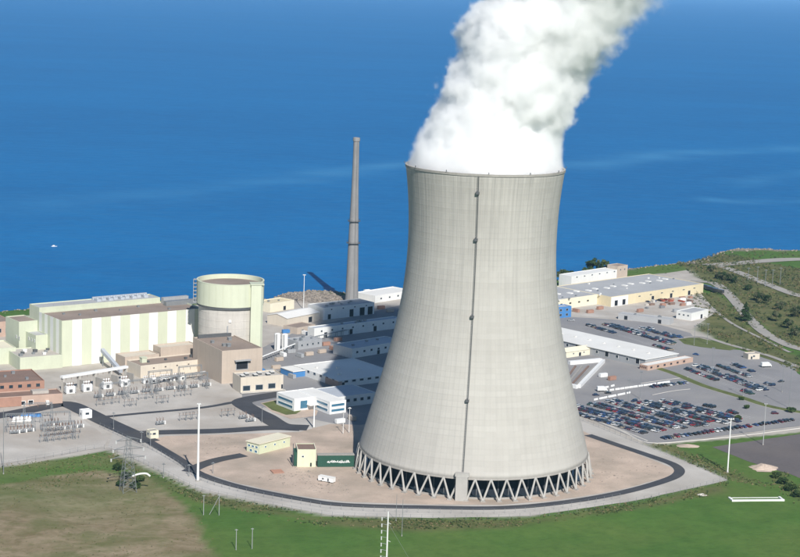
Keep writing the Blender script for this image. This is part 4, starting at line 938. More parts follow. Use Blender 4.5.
# ------------------------------------------------------------------ kerbs and verges of the car parks
def kerb(name, pts, w, h, m='concrete_pale'):
    L = np.array(smoothline(pxpoly(pts), 4)); V, F = strip_mesh(L, w, h); n = len(L); V2 = V.copy(); V2[:, 2] = -.1
    VV = np.concatenate([V, V2]); FF = list(map(tuple, F)); k = 2 * n
    for i in range(n - 1): FF += [(i, i + 1, k + i + 1, k + i), (n + i + 1, n + i, k + n + i, k + n + i + 1)]
    return tag(link(name, npmesh(name, VV, np.array(FF), m)), kind='structure')
kerb('kerb', [(598, 421), (622, 431), (648, 442.5), (690, 440.5), (740, 435.5), (800, 428), (850, 421)], 1.6, .15)
kerb('kerb', [(654, 367), (676, 374.5), (704, 386), (740, 397), (776, 408), (850, 420)], 7.0, .14, 'concrete_grey')
V_, F_ = strip_mesh(np.array(smoothline(pxpoly([(657, 368), (676, 374.5), (704, 386), (740, 397), (776, 408), (850, 420)]), 5)), 6.0, .17); tag(link('grass_verge', npmesh('grass_verge', V_, F_, 'leaf_olive')), kind='structure')
kerb('kerb', [(640, 383.5), (664, 380), (688, 377)], .8, .15); kerb('kerb', [(652, 395), (672, 391), (690, 389)], .8, .15)
kerb('kerb', [(575, 411), (600, 421), (648, 441)], 1.0, .15)
sheet('grass_verge', [(676, 338), (700, 338), (738, 348), (730, 350.5), (700, 347), (684, 344)], .09, 'leaf_olive', 1.0)
# bay lines: thin painted strokes on the asphalt, all of them as one coat of paint
BAY = MB()

# concrete barrier blocks
kb = MB(); kb.prism([(-1.9, -.35), (1.9, -.35), (1.9, .35), (-1.9, .35)], 0, .35); kb.prism([(-1.9, -.2), (1.9, -.2), (1.9, .2), (-1.9, .2)], .35, 1.1); kbm = kb.mesh('concrete_barrier', 'paint_white')
ORD = ['1st', '2nd', '3rd'] + ['%dth' % i for i in range(4, 60)]
def barriers(A, B, n, where):
    a, c = G(*A), G(*B); ang = math.atan2(c[1] - a[1], c[0] - a[0])
    for k in range(n):
        p = a + (c - a) * (k + random.uniform(-.12, .12)) / max(1, n - 1)
        tag(link('concrete_barrier', kbm, None, (p[0], p[1], .04), ang + random.uniform(-.06, .06)), '%s white barrier from the left, %s' % (ORD[k], where), 'barrier', 'white concrete barriers')
barriers((612, 390.5), (668, 382.5), 13, 'in the line above the main car park')
barriers((596, 400), (628, 393.5), 8, 'in the line at the car park corner')
barriers((602, 389), (612, 386.5), 3, 'in the short line near the ramp')

# ------------------------------------------------------------------ vehicles
def car_mesh(kind, color):
    m = MB(); L, W = {'sedan': (4.6, 1.8), 'suv': (4.7, 1.9), 'pickup': (5.5, 1.95), 'minivan': (4.9, 1.9)}[kind]
    prof = {'sedan': [(-2.3, .35), (2.3, .35), (2.28, .68), (1.15, .92), (-1.5, .95), (-2.25, .88)],
            'suv': [(-2.35, .4), (2.35, .4), (2.32, .85), (1.2, 1.08), (-2.3, 1.1)],
            'pickup': [(-2.75, .45), (2.75, .45), (2.72, .9), (1.5, 1.1), (-2.75, 1.1)],
            'minivan': [(-2.45, .35), (2.45, .35), (2.4, .8), (1.6, 1.05), (-2.42, 1.08)]}[kind]
    n = len(prof); o = len(m.v)
    for y, sc_ in ((-W / 2, 1), (W / 2, 1)): m.v += [(x, y, z) for x, z in prof]
    m.f.append(tuple(o + i for i in range(n))); m.m.append(0); m.f.append(tuple(o + n + i for i in reversed(range(n)))); m.m.append(0)
    for i in range(n): j = (i + 1) % n; m.f.append((o + i, o + n + i, o + n + j, o + j)); m.m.append(0)
    def cab(x0, x1, t0, t1, zb, zt, wb, wt):
        o = len(m.v); m.v += [(x0, -wb, zb), (x1, -wb, zb), (x1, wb, zb), (x0, wb, zb), (t0, -wt, zt), (t1, -wt, zt), (t1, wt, zt), (t0, wt, zt)]
        for f, mi in (((0, 1, 5, 4), 1), ((1, 2, 6, 5), 1), ((2, 3, 7, 6), 1), ((3, 0, 4, 7), 1), ((4, 5, 6, 7), 0)): m.f.append(tuple(o + i for i in f)); m.m.append(mi)
        m.box(t0 - .03, t1 + .03, -wt - .02, wt + .02, zt, zt + .05, 0)
    if kind == 'sedan': cab(-1.65, 1.2, -1.05, .35, .92, 1.42, .84, .66)
    if kind == 'suv': cab(-2.28, 1.25, -2.05, .5, 1.07, 1.72, .9, .74)
    if kind == 'pickup': cab(-.6, 1.5, -.45, .8, 1.07, 1.78, .9, .76); m.box(-2.65, -.75, -.82, .82, 1.09, 1.115, 3)
    if kind == 'minivan': cab(-2.4, 1.65, -2.2, .8, 1.05, 1.74, .9, .76)
    for x in (-L * .31, L * .31):
        for y in (-W / 2 + .02, W / 2 - .02): m.tube((x, y - .11, .33), (x, y + .11, .33), .33, .33, 10, 2)
    for y in (-W * .36, W * .36): m.box(L / 2 - .06, L / 2 + .02, y - .18, y + .18, .58, .72, 4); m.box(-L / 2 - .02, -L / 2 + .06, y - .16, y + .16, .65, .8, 5)
    return m.mesh('parked_car', ['car_' + color, 'glass', 'rubber', 'dark', 'paint_white', 'paint_red'])
KINDS = ['sedan'] * 5 + ['suv'] * 3 + ['pickup'] * 2 + ['minivan']
CNAME = ['black'] * 8 + ['dark blue'] * 9 + ['dark grey'] * 6 + ['silver'] * 5 + ['white'] * 4 + ['red'] * 4 + ['maroon'] * 5 + ['blue'] * 3 + ['green'] * 2 + ['tan'] * 1
rc_ = random.Random(21); NCAR = 0
CARS = []
def car(p, ang, label, z=.035): CARS.append((p, ang, label, z, rc_.choice(KINDS), rc_.choice(CNAME)))
def put_car(p, ang, label, z, kd, cl):
    global NCAR
    key = ('car', kd, cl)
    if key not in CACHE: CACHE[key] = car_mesh(kd, cl)
    o = link('parked_car', CACHE[key], None, (p[0], p[1], z), ang); NCAR += 1
    return tag(o, '%s %s, %s' % (cl, {'suv': 'wagon', 'pickup': 'pickup'}.get(kd, kd), label), 'car', 'parked cars')
def car_row(A, B, off, s0, s1, occ, where, pitch=2.75, z=.035, skew=0.0):
    a, c = G(*A)[:2], G(*B)[:2]; d = (c - a) / np.linalg.norm(c - a); n = np.array([-d[1], d[0]]); base = math.atan2(n[1], n[0])
    n_ = int((s1 - s0) / pitch); k2 = 0; run = True
    for k in range(n_ + 1):
        l = a + d * (s0 + k * pitch - pitch / 2) + n * off      # bay line
        BAY.add([(*(l - d * .06 - n * 2.5), z + .004), (*(l + d * .06 - n * 2.5), z + .004), (*(l + d * .06 + n * 2.5), z + .004), (*(l - d * .06 + n * 2.5), z + .004)], [(0, 1, 2, 3)])
    for k in range(n_):
        if rc_.random() < 0.35: run = rc_.random() < occ
        if not run: continue
        p = a + d * (s0 + k * pitch + rc_.uniform(-.15, .15)) + n * (off + rc_.uniform(-.35, .35))
        car(p, base + (math.pi if rc_.random() < .5 else 0) + rc_.uniform(-.04, .04), '%s from the left in the %s' % (ORD[k2], where), z); k2 += 1
L1 = ((579, 415), (649, 435))
for i, (p, s0, s1, occ) in enumerate(((0, -6, 58, .97), (10.3, -18, 59, .95), (15.4, -18, 60, .95), (25.9, -15, 61, .94), (31, -15, 63, .93), (41.5, -14, 65, .92), (46.6, -14, 66, .92), (57, -6, 68, .9), (62.1, 0, 70, .88), (72.5, 4, 70, .85), (77.6, 8, 68, .75), (88, 22, 66, .45))):
    car_row(*L1, p, s0, s1, occ, '%s row of the main car park' % ['nearest', 'second', 'third', 'fourth', 'fifth', 'sixth', 'seventh', 'eighth', 'ninth', 'tenth', 'eleventh', 'farthest'][i])
car_row((664, 439), (784, 421.5), 0, 0, 112, .8, 'line along the white kerb', 3.4)
for i, (p, s0, s1, occ) in enumerate(((4, 3, 84, .6), (15.5, -5, 76, .8), (20.7, -4, 78, .8), (33, 0, 66, .55), (46, -8, 60, .25))):
    car_row((680, 369), (750, 396), p, s0, s1, occ, '%s row of the upper-right car park' % ['nearest', 'second', 'third', 'fourth', 'farthest'][i], 3.0)
for i, (p, s0, s1, occ) in enumerate(((-3, 2, 108, .8), (11.5, 4, 90, .88), (16.7, 6, 88, .88), (30, 26, 72, .8), (35, 30, 72, .7))):
    car_row((590, 325), (680, 352), p, s0, s1, occ, '%s row behind the white-roofed building' % ['nearest', 'second', 'third', 'fourth', 'farthest'][i], 2.95)
car_row((634, 304), (668, 300), 0, 0, 44, .6, 'row in the storage yard', 3.4, .05)
car_row((652, 387.5), (688, 383), 0, 0, 34, .8, 'short row above the large car park', 3.0)
tag(link('bay_lines', BAY.mesh('bay_lines', 'paint_white')), 'faded white bay lines painted between the parked cars', 'paint', None, 'stuff')
# stray vehicles
for (x, y, a, lab) in ((596, 395.5, 20, 'alone left of the barrier line by the ramp'), (608, 393.5, 15, 'second one left of the barriers by the ramp'), (668, 354, -50, 'alone at the brick end of the long building'), (775, 414, 10, 'alone on the lane by the right edge'), (571, 321, 10, 'beside the bright blue cabin'), (696, 355, -30, 'near the corner of the brick entrance'), (30, 415.5, 10, 'before the brick office'), (14, 418, 5, 'before the brick office, farther left')):
    car(G(x, y), rad(a), 'parked ' + lab)
CARS.sort(key=lambda c: c[0][0] ** 2 + c[0][1] ** 2)
for c_ in CARS[:300]: put_car(*c_)
FARC = MB(); fmats = ['car_' + k for k in CARC] + ['glass', 'rubber', 'dark', 'paint_white', 'paint_red']; fk = list(CARC)
for p, ang, label, z, kd, cl in CARS[300:]:
    key = ('car', kd, cl)
    if key not in CACHE: CACHE[key] = car_mesh(kd, cl)
    me = CACHE[key]; M = Matrix.Translation((p[0], p[1], z)) @ Matrix.Rotation(ang, 4, 'Z'); o = len(FARC.v)
    FARC.v += [tuple(M @ v.co) for v in me.vertices]
    for f in me.polygons: FARC.f.append(tuple(o + i for i in f.vertices)); FARC.m.append(fk.index(cl) if f.material_index == 0 else len(fk) + f.material_index - 1)
print('CARS', len(CARS))
if FARC.f: tag(FARC.build('far_parked_cars', fmats), 'dense rows of small far parked cars behind the white-roofed building', 'cars', None, 'stuff')
def box_truck(px, ang, label, L=8.0, col='paint_white', cabc='car_white', group='trucks and trailers'):
    g = G(*px); t = thing('box_truck', label, 'truck', (g[0], g[1], .04), rad(ang), group)
    MB().box(-L / 2, L / 2 - 2.0, -1.25, 1.25, .9, 3.5).build('cargo_box', col, t)
    m = MB(); m.prism([(L / 2 - 1.95, -1.1), (L / 2, -1.05), (L / 2, 1.05), (L / 2 - 1.95, 1.1)], .5, 1.5); m.prism([(L / 2 - 1.95, -1.05), (L / 2 - .5, -.95), (L / 2 - .5, .95), (L / 2 - 1.95, 1.05)], 1.5, 2.4); m.build('cab', cabc, t)
    MB().box(L / 2 - .52, L / 2 - .42, -.85, .85, 1.6, 2.25).build('windscreen', 'glass', t); MB().box(-L / 2 + .2, L / 2 - .2, -.5, .5, .5, .9).build('chassis', 'steel_dark', t)
    for x in (-L * .28, L * .34):
        for y in (-1.05, 1.05): MB().tube((x, y - .15, .48), (x, y + .15, .48), .48, .48, 10).build('wheel', 'rubber', t)
box_truck((766, 367), 20, 'white box truck parked alone in the upper right car park')
box_truck((602, 391.5), 12, 'white box truck beside the concrete ramp', 7.0)
for k, (x, y) in enumerate(((706, 289.5), (712, 291.5), (718, 293.5))):
    g = G(x, y); t = thing('trailer', '%s dark trailer beside the pale highway bend' % ('left', 'middle', 'right')[k], 'trailer', (g[0], g[1], .3), rad(-52), 'dark trailers by the highway')
    MB().box(-6, 6, -1.3, 1.3, 1.1, 3.8).build('box', 'car_dark grey', t); MB().box(-5.8, 5.8, -.5, .5, .8, 1.1).build('chassis', 'steel_dark', t)
    for xx in (-4.6, -3.4):
        for yy in (-1.1, 1.1): MB().tube((xx, yy - .15, .5), (xx, yy + .15, .5), .5, .5, 10).build('wheel', 'rubber', t)
    MB().box(4.2, 4.5, -.9, .9, -.05, 1.1).build('landing_leg', 'steel', t)
# stacked materials in the storage yard
rs = random.Random(9)
for k in range(16):
    x = rs.uniform(646, 692); y = 306 - (x - 640) * .10 + rs.uniform(-3, 5); g = G(x, y); col = rs.choice(['paint_red', 'roof_brown', 'steel', 'concrete_pale', 'brick'])
    w, d, h = rs.uniform(3, 7), rs.uniform(2, 3), rs.uniform(1, 2.6)
    t = thing('material_stack', '%s stack of materials, %s from the left in the storage yard' % ({'paint_red': 'red', 'roof_brown': 'brown', 'steel': 'grey', 'concrete_pale': 'pale', 'brick': 'rusty'}[col], 'X'), 'material stack', (g[0], g[1], .06), rad(36) + rs.choice([0, 1.57]), 'stacked materials')
    t['_x'] = x
    n = max(2, int(h / .6))
    for i in range(n): MB().box(-w / 2 + rs.uniform(0, .3), w / 2 - rs.uniform(0, .3), -d / 2, d / 2, i * h / n, (i + .9) * h / n).build('layer', col, t)
st_ = sorted([o for o in COL.objects if o.name.startswith('material_stack')], key=lambda o: o['_x'])
for k, o in enumerate(st_): o['label'] = o['label'].replace('X', ORD[k]); del o['_x']

# ------------------------------------------------------------------ transformers and switchyards
def transformer_proto(name, label, cat, group, s=1.0):
    t = thing(name, label, cat, (0, 0, 0), 0, group)
    MB().box(-2.4 * s, 2.4 * s, -1.4 * s, 1.4 * s, .3, 4.2 * s).build('tank', 'paint_white', t)
    MB().box(-3.2 * s, 3.2 * s, -2.2 * s, 2.2 * s, -.1, .3).build('plinth', 'concrete_grey', t)
    for sgn in (-1, 1):
        m = MB()
        for k in range(7): m.box(sgn * 2.7 * s - .35 * s, sgn * 2.7 * s + .35 * s, (-1.2 + .38 * k) * s, (-1.1 + .38 * k) * s, .8 * s, 3.8 * s)
        m.build('radiator', 'wall_grey', t)
    MB().tube((-1.8 * s, .9 * s, 5.2 * s), (1.8 * s, .9 * s, 5.2 * s), .5 * s, .5 * s, 12).build('conservator', 'paint_white', t)
    for k in (-1, 0, 1):
        b_ = MB().tube((k * 1.3 * s, -.5 * s, 4.2 * s), (k * 1.5 * s, -.9 * s, 6.6 * s), .24 * s, .14 * s, 8).build('bushing', 'insulator', t)
    MB().box(-.9 * s, .9 * s, -1.75 * s, -1.403 * s, 1.0 * s, 2.6 * s).build('control_cabinet', 'steel_dark', t)
    return t
place = lambda o, px, rz, z=0.05: (setattr(o, 'location', (*G(*px)[:2], z)), setattr(o, 'rotation_euler', (0, 0, rz)))
tp = transformer_proto('main_transformer', 'x', 'transformer', 'main transformers', 1.15)
for k, (x, y) in enumerate(((70, 393.5), (87, 391.5), (107, 389), (124.5, 386.5))):
    o = tp if k == 0 else copy_tree(tp); place(o, (x, y), rad(30)); o['label'] = 'white main transformer under the pale beam, %s from the left' % ORD[k]
tp2 = transformer_proto('yard_transformer', 'x', 'transformer', 'yard transformers', .85)
for k, x in enumerate((146, 153, 163, 168, 176, 182)):
    o = tp2 if k == 0 else copy_tree(tp2); place(o, (x, 383.5 - (x - 146) * .09), rad(30)); o['label'] = 'white yard transformer before the beige blocks, %s from the left' % ORD[k]
# pale beam on columns over the main transformers
b = Bld('transformer_gantry', 'long pale beam on columns above the main transformers', 'gantry', (64, 391.5), (127, 381), h=9.6, d=3.0)
MB().box(-1, b.w + 1, 0, 3.0, 8.4, 9.8).build('beam', 'paint_white', b.root)
for k in range(5):
    MB().box(-.35, .35, .2, 2.8, -.1, 8.4).build('fire_wall', 'concrete_pale', b.root, (b.w * k / 4, 0, 0)); MB().box(-.35, .35, -7, .19, -.1, 6.0).build('fire_wall', 'concrete_grey', b.root, (b.w * k / 4, 0, 0))
for k in range(12): MB().tube((0, 0, 8.4), (0, 0, 6.8), .12, .12, 6).build('insulator', 'insulator', b.root, (b.w * (k + .5) / 12, .8, 0))
# switchgear prototypes
def switch_proto():
    t = thing('disconnect_switch', 'x', 'switchgear', (0, 0, 0), 0, 'switchyard disconnect switches')
    for x in (-2.2, 2.2): MB().box(x - .14, x + .14, -.14, .14, -.1, 3.2).build('post', 'steel', t)
    MB().box(-2.9, 2.9, -.16, .16, 3.2, 3.45).build('crossbeam', 'steel', t)
    for x in (-2.4, 0, 2.4):
        MB().tube((x, 0, 3.45), (x, 0, 5.0), .17, .12, 8).build('insulator', 'insulator', t); MB().box(x - .08, x + .08, -1.4, 1.4, 5.0, 5.12).build('blade', 'steel', t)
    return t
def breaker_proto():
    t = thing('circuit_breaker', 'x', 'switchgear', (0, 0, 0), 0, 'switchyard circuit breakers')
    MB().box(-2.6, 2.6, -.7, .7, .9, 1.5).build('frame', 'steel', t)
    for x in (-2.2, 2.2): MB().box(x - .15, x + .15, -.6, .6, -.1, .9).build('leg', 'steel', t)
    for x in (-1.9, 0, 1.9):
        MB().tube((x, -.8, 2.1), (x, .8, 2.1), .5, .5, 12).build('tank', 'wall_grey', t)
        for y in (-.5, .5): MB().tube((x, y, 2.5), (x, y * 2.0, 4.6), .18, .12, 8).build('bushing', 'insulator', t)
    MB().box(2.7, 3.5, -.5, .5, .2, 2.2).build('control_cabinet', 'wall_white', t)
    return t
def gantry_proto(w=16.0, h=11.0):
    t = thing('line_gantry', 'x', 'gantry', (0, 0, 0), 0, 'switchyard line gantries')
    for x in (-w / 2, w / 2):
        m = MB()
        for dx, dy in ((-1, -1), (1, -1), (1, 1), (-1, 1)): m.tube((x + dx * .8, dy * 1.0, -.1), (x + dx * .3, dy * .3, h), .12, .1, 4)
        for k in range(6):
            z0, z1 = h * k / 6, h * (k + 1) / 6; f0, f1 = 1 - .62 * k / 6, 1 - .62 * (k + 1) / 6
            m.tube((x - .8 * f0, -1.0 * f0, z0), (x + .8 * f1, -1.0 * f1, z1), .06, .06, 4); m.tube((x + .8 * f0, 1.0 * f0, z0), (x - .8 * f1, 1.0 * f1, z1), .06, .06, 4)
        m.build('column', 'steel', t)
    m = MB()
    for y in (-.4, .4):
        for z in (h - .8, h): m.tube((-w / 2, y, z), (w / 2, y, z), .1, .1, 4)
    for k in range(12): x0 = -w / 2 + w * k / 12; m.tube((x0, -.4, h - .8), (x0 + w / 12, -.4, h), .06, .06, 4); m.tube((x0, .4, h), (x0 + w / 12, .4, h - .8), .06, .06, 4)
    m.build('crossbeam', 'steel', t)
    for x in (-w * .3, 0, w * .3): MB().tube((x, 0, h - .8), (x, 0, h - 2.6), .14, .14, 8).build('insulator_string', 'insulator', t)
    return t
sp_, bp_, gp_ = switch_proto(), breaker_proto(), gantry_proto(); used = set()
def yard(proto, pts, rz, lab):
    for x, y in pts:
        o = proto if proto.name not in used else copy_tree(proto); used.add(proto.name); place(o, (x, y), rz + random.uniform(-.03, .03)); o['label'] = lab
rs = random.Random(4)
A0 = [(44 + 6.2 * i + 1.5 * j, 443 - 5.5 * j - .8 * i) for j in range(4) for i in range(6)]
yard(sp_, A0[:14], rad(20), 'grey disconnect switch on posts in the lower left switchyard'); yard(bp_, A0[14:20] + [(14 + 7 * i, 434 - i) for i in range(3)], rad(20), 'grey circuit breaker on legs in the lower left switchyard')
yard(gp_, [(20, 432), (56, 430), (60, 440), (38, 421)], rad(20), 'steel lattice line gantry in the lower left switchyard')
yard(sp_, [(12 + 8 * i, 426.5 - i) for i in range(4)], rad(20), 'grey disconnect switch on posts in the lower left switchyard')
yard(sp_, [(128, 407), (133, 406.5), (160, 404), (165, 403.5), (100, 406), (108, 405), (116, 404), (142, 400), (150, 399), (178, 397), (188, 396)], rad(33), 'grey disconnect switch on posts in the yard behind the thin road')
yard(sp_, [(183, 421), (189, 420.5), (194, 420), (225, 417), (231, 416.5)], rad(33), 'grey disconnect switch on posts between the two service roads')
yard(bp_, [(98, 398), (110, 396.5), (122, 395), (134, 394), (146, 392.5), (158, 391.5), (170, 390), (182, 389), (194, 388), (206, 386.5)], rad(33), 'grey circuit breaker in the row behind the yard transformers')
yard(gp_, [(112, 400), (140, 396.5), (168, 393), (196, 390), (160, 387), (190, 382)], rad(33), 'steel lattice line gantry in the yard before the beige blocks')
yard(bp_, [(160, 425), (243, 419), (250, 422)], rad(33), 'grey circuit breaker between the two service roads')
# blue tarpaulin covered goods and a white tank before the brick office
for k, (x, y, c, nm, lb, w, h) in enumerate(((28, 417, 'paint_blue', 'covered_goods', 'blue covered goods on the asphalt before the brick office', 4.5, 2.0), (36, 416.5, 'paint_blue', 'covered_goods', 'blue covered goods right of the first blue pile', 3.4, 1.6), (22, 421, 'paint_white', 'cabin', 'white cabin at the switchyard corner before the brick office', 6, 2.6))):
    g = G(x, y); t = thing(nm, lb, 'cabin' if nm == 'cabin' else 'goods', (g[0], g[1], .12), rad(15))
    m = MB(); m.add([(-w, -1.6, 0), (w, -1.6, 0), (w, 1.6, 0), (-w, 1.6, 0), (-w * .85, -1.2, h), (w * .8, -1.3, h * .85), (w * .85, 1.2, h), (-w * .8, 1.3, h * .9)], [(4, 5, 6, 7), (0, 1, 5, 4), (1, 2, 6, 5), (2, 3, 7, 6), (3, 0, 4, 7)])
    m.build('cover', c, t); MB().box(-w * .9, w * .9, -1.3, 1.3, -.05, .12).build('pallet', 'bark', t)

# ------------------------------------------------------------------ poles, masts, pylon
def pole(name, label, cat, base, top=None, h=None, r=.3, r1=None, heads=0, m='paint_white', arm=0.0, group=None, z=0.0):
    g = G(*base); H = h if h is not None else HZ(base[0], base[1], top); t = thing(name, label, cat, (g[0], g[1], z), 0, group)
    MB().tube((0, 0, -.3), (0, 0, H), r, r1 if r1 else r * .6, 10).build('shaft', m, t); MB().tube((0, 0, -.2), (0, 0, .6), r * 1.8, r * 1.7, 10).build('base', 'concrete_grey', t)
    if heads:
        MB().box(-1.0 - arm, 1.0 + arm, -.12, .12, H - .3, H).build('crossarm', m, t)
        for k in range(heads): x = (-1 + 2 * (k + .5) / heads) * (1.1 + arm); MB().box(x - .4, x + .4, -.5, .3, H - .1, H + .35).build('lamp_head', m, t)
    return t
pole('floodlight_mast', 'tall thick white mast at the bend of the perimeter road', 'mast', (197.8, 481), 404, r=.7, r1=.45, heads=2)
pole('floodlight_mast', 'tall white mast with lamps on the grass by the gravel corner', 'mast', (727.5, 472.5), 419, r=.4, r1=.28, heads=3, arm=.8)
pole('floodlight_mast', 'white mast standing on the brown overflow car park', 'mast', (763, 445), 404, r=.26, r1=.18, heads=2, m='roof_grey')
pole('floodlight_mast', 'white mast right before the glass fronted office', 'mast', (313.8, 428), 397, r=.5, r1=.4, heads=2)
pole('floodlight_mast', 'thin mast on the lake shore behind the reactor building', 'mast', (303.5, 309), 275, r=.28, r1=.22, heads=3)
pole('lamp_post', 'thin pale lamp post left of the tower foot, left of a pair', 'lamp post', (343, 434), 412, r=.2, heads=1, group='lamp posts'); pole('lamp_post', 'thin pale lamp post left of the tower foot, right of a pair', 'lamp post', (349, 433), 408, r=.2, heads=1, group='lamp posts')
for k, (x, y, tp_) in enumerate(((113.5, 429, 413), (141.5, 443, 432), (150.5, 447, 434), (163.5, 478, 464), (262, 423, 407), (189, 477, 465), (213, 474, 463))):
    pole('lamp_post', 'short grey lamp post by the perimeter road, %s from the left' % ORD[[0, 1, 2, 3, 6, 4, 5][k]], 'lamp post', (x, y), tp_, r=.18, heads=1, m='steel', group='road lamp posts')
for k, (x, y, tp_) in enumerate(((712, 372, 348), (743, 396, 372), (789, 408, 366), (640, 399, 372), (694, 345, 326), (707, 344, 324), (782, 392, 366), (628, 405, 380))):
    pole('lamp_post', 'slim pale car park lamp, %s from the left' % ORD[[3, 5, 7, 1, 2, 4, 6, 0][k]], 'lamp post', (x, y), tp_, r=.2, heads=2, m='steel', group='car park lamps')
for k, (x, y, tp_) in enumerate(((748, 281, 268), (757, 283, 267), (765, 287, 270), (772, 289, 270), (780, 285, 268))):
    pole('utility_pole', 'pale pole beside the far access road, %s from the left' % ORD[k], 'utility pole', (x, y), tp_, r=.28, r1=.2, heads=1, m='steel', arm=.6, group='poles by the far road')
# white wooden utility pole at the lower edge
g = G(385.5, 592); H = HZ(385.5, 592, 511.5); t = thing('utility_pole', 'pale utility pole with a column of insulators at the bottom edge', 'utility pole', (g[0], g[1], 0))
MB().tube((0, 0, -.3), (0, 0, H), .45, .3, 12).build('shaft', 'wall_white', t)
for k in range(9):
    z = H - 3.2 - k * 2.9; m = MB(); m.tube((0, 0, z), (-2.6, 0, z + .5), .1, .08, 6); m.build('bracket', 'steel', t); q = MB()
    for i in range(4): q.tube((-2.6, 0, z + .5 - .4 * i), (-2.6, 0, z + .2 - .4 * i), .3, .2, 10)
    q.build('insulator', 'paint_white', t); m = MB()
for z in (H - 5, H - 13): MB().tube((0, 0, z), (1.4, 0, z - .6), .12, .08, 6).build('peg', 'wall_white', t)
MB().tube((0, 0, H - 5), (19, 2, 0), .05, .05, 4).build('guy_wire', 'steel', t)
pole('field_pole', 'thin grey pole in the grass right of the insulator pole', 'pole', (401.8, 536), 499, r=.16, m='steel')
pole('field_pole', 'thin grey pole by the perimeter strip above the insulator pole', 'pole', (396, 521), 494, r=.14, m='steel')
pole('field_pole', 'thin pale pole at the left edge of the switchyard', 'pole', (3.5, 474), 410, r=.2, m='steel')
# wooden H posts on the grass
for k, (x, y, tp_, st2) in enumerate(((203.5, 516, 495, 0), (219, 516, 494, 1), (236, 552, 529, 0), (252, 551, 528, 0))):
    g = G(x, y); H = HZ(x, y, tp_); t = thing('field_post', ('left post of the upper pair on the green field', 'braced post of the upper pair on the green field', 'left post of the lower pair on the green field', 'right post of the lower pair on the green field')[k], 'post', (g[0], g[1], 0), 0, 'posts on the green field')
    MB().tube((0, 0, -.3), (0, 0, H), .18, .14, 8).build('shaft', 'wall_grey', t); MB().box(-.7, .7, -.1, .1, H - .5, H - .3).build('crossarm', 'wall_grey', t)
    if st2: MB().tube((0, 0, H * .9), (-5.0, 0, 0), .12, .12, 6).build('brace', 'wall_grey', t)
# lattice pylon
def pylon():
    g = G(128, 491); H = HZ(128, 491, 437); t = thing('lattice_pylon', 'grey steel lattice pylon among shrubs by the dry field', 'pylon', (g[0], g[1], 0), rad(25))
    w0, w1 = 3.6, .9
    def c(k, z): f = w0 + (w1 - w0) * min(1, z / (H * .8)); s_ = ((-1, -1), (1, -1), (1, 1), (-1, 1))[k % 4]; return Vector((s_[0] * f, s_[1] * f, z))
    for k in range(4): MB().tube(c(k, -.2), c(k, H), .14, .1, 5).build('corner_leg', 'steel', t)
    n = 9
    for i in range(n):
        m = MB(); z0, z1 = H * i / n, H * (i + 1) / n
        for k in range(4): m.tube(c(k, z0), c(k + 1, z1), .06, .06, 4); m.tube(c(k + 1, z0), c(k, z1), .06, .06, 4); m.tube(c(k, z1), c(k + 1, z1), .06, .06, 4)
        m.build('bracing', 'steel', t)
    for z, L in ((H * .62, 9.0), (H * .78, 8.0), (H * .94, 6.5)):
        m = MB()
        for y in (-.5, .5): m.tube((-L, 0, z), (L, 0, z), .12, .12, 4); m.tube((-L, 0, z), (0, y * 2, z + 1.8), .1, .1, 4); m.tube((L, 0, z), (0, y * 2, z + 1.8), .1, .1, 4)
        m.build('crossarm', 'steel', t)
        for x in (-L, L):
            q = MB()
            for i in range(4): q.tube((x, 0, z - .4 * i), (x, 0, z - .3 - .4 * i), .45, .3, 10)
            q.build('insulator', 'paint_white', t)
    line = smoothline([(2, -1, H * .28), (5, -3, H * .33), (8.5, -3.4, H * .33), (10.5, -3.6, H * .28)], 5); m = MB()
    for a, c_ in zip(line[:-1], line[1:]): m.tube(a, c_, .5, .5, 8)
    m.build('cable_boot', 'paint_white', t)
pylon()
# white low frame on the grass at lower right
b = Bld('lawn_barrier', 'long low white painted frame lying on the grass', 'barrier', (732, 502), (784.5, 501.5), h=.9, d=6.5)
MB().box(0, b.w, 0, .9, -.1, 1.1).build('front_rail', 'paint_white', b.root); MB().box(1.2, b.w - 1.2, b.d - .3, b.d, -.1, .5).build('rear_rail', 'paint_white', b.root)
for x in (0, b.w - 1.1): MB().box(x, x + 1.1, .903, b.d, -.1, .9).build('end_rail', 'paint_white', b.root)
# soil heap
def heap(px, rx, ry, h, name, label, m, seed):
    g = G(*px); V = []; F = []; n, k = 40, 12
    for j in range(k + 1):
        for i in range(n):
            a = 2 * math.pi * i / n; q = j / k; w = 1 + .25 * fnoise(math.cos(a) * 2, math.sin(a) * 2, 1.0, seed)
            V.append((rx * q * w * math.cos(a), ry * q * w * math.sin(a), h * (1 - q) ** .8 * (1 + .3 * fnoise(q * 5 * math.cos(a), q * 5 * math.sin(a), 1.0, seed + 3)) - .1))
    for j in range(k):
        for i in range(n): i2 = (i + 1) % n; F.append((j * n + i, (j + 1) * n + i, (j + 1) * n + i2, j * n + i2))
    o = link(name, npmesh(name, np.array(V), np.array(F), m), None, (g[0], g[1], .05)); return tag(o, label, 'heap')
heap((764, 468), 8, 6, 2.2, 'soil_heap', 'pale soil heap on the grass beside the brown car park', 'soil_tan', 2.0)
heap((688, 446), 7, 4, 1.2, 'soil_heap', 'low soil heap below the white kerb of the main car park', 'soil_tan', 5.0)
heap((702, 495), 3, 2, .9, 'rubble_heap', 'small pale rubble heap in the scrub below the gravel corner', 'concrete_pale', 8.0)
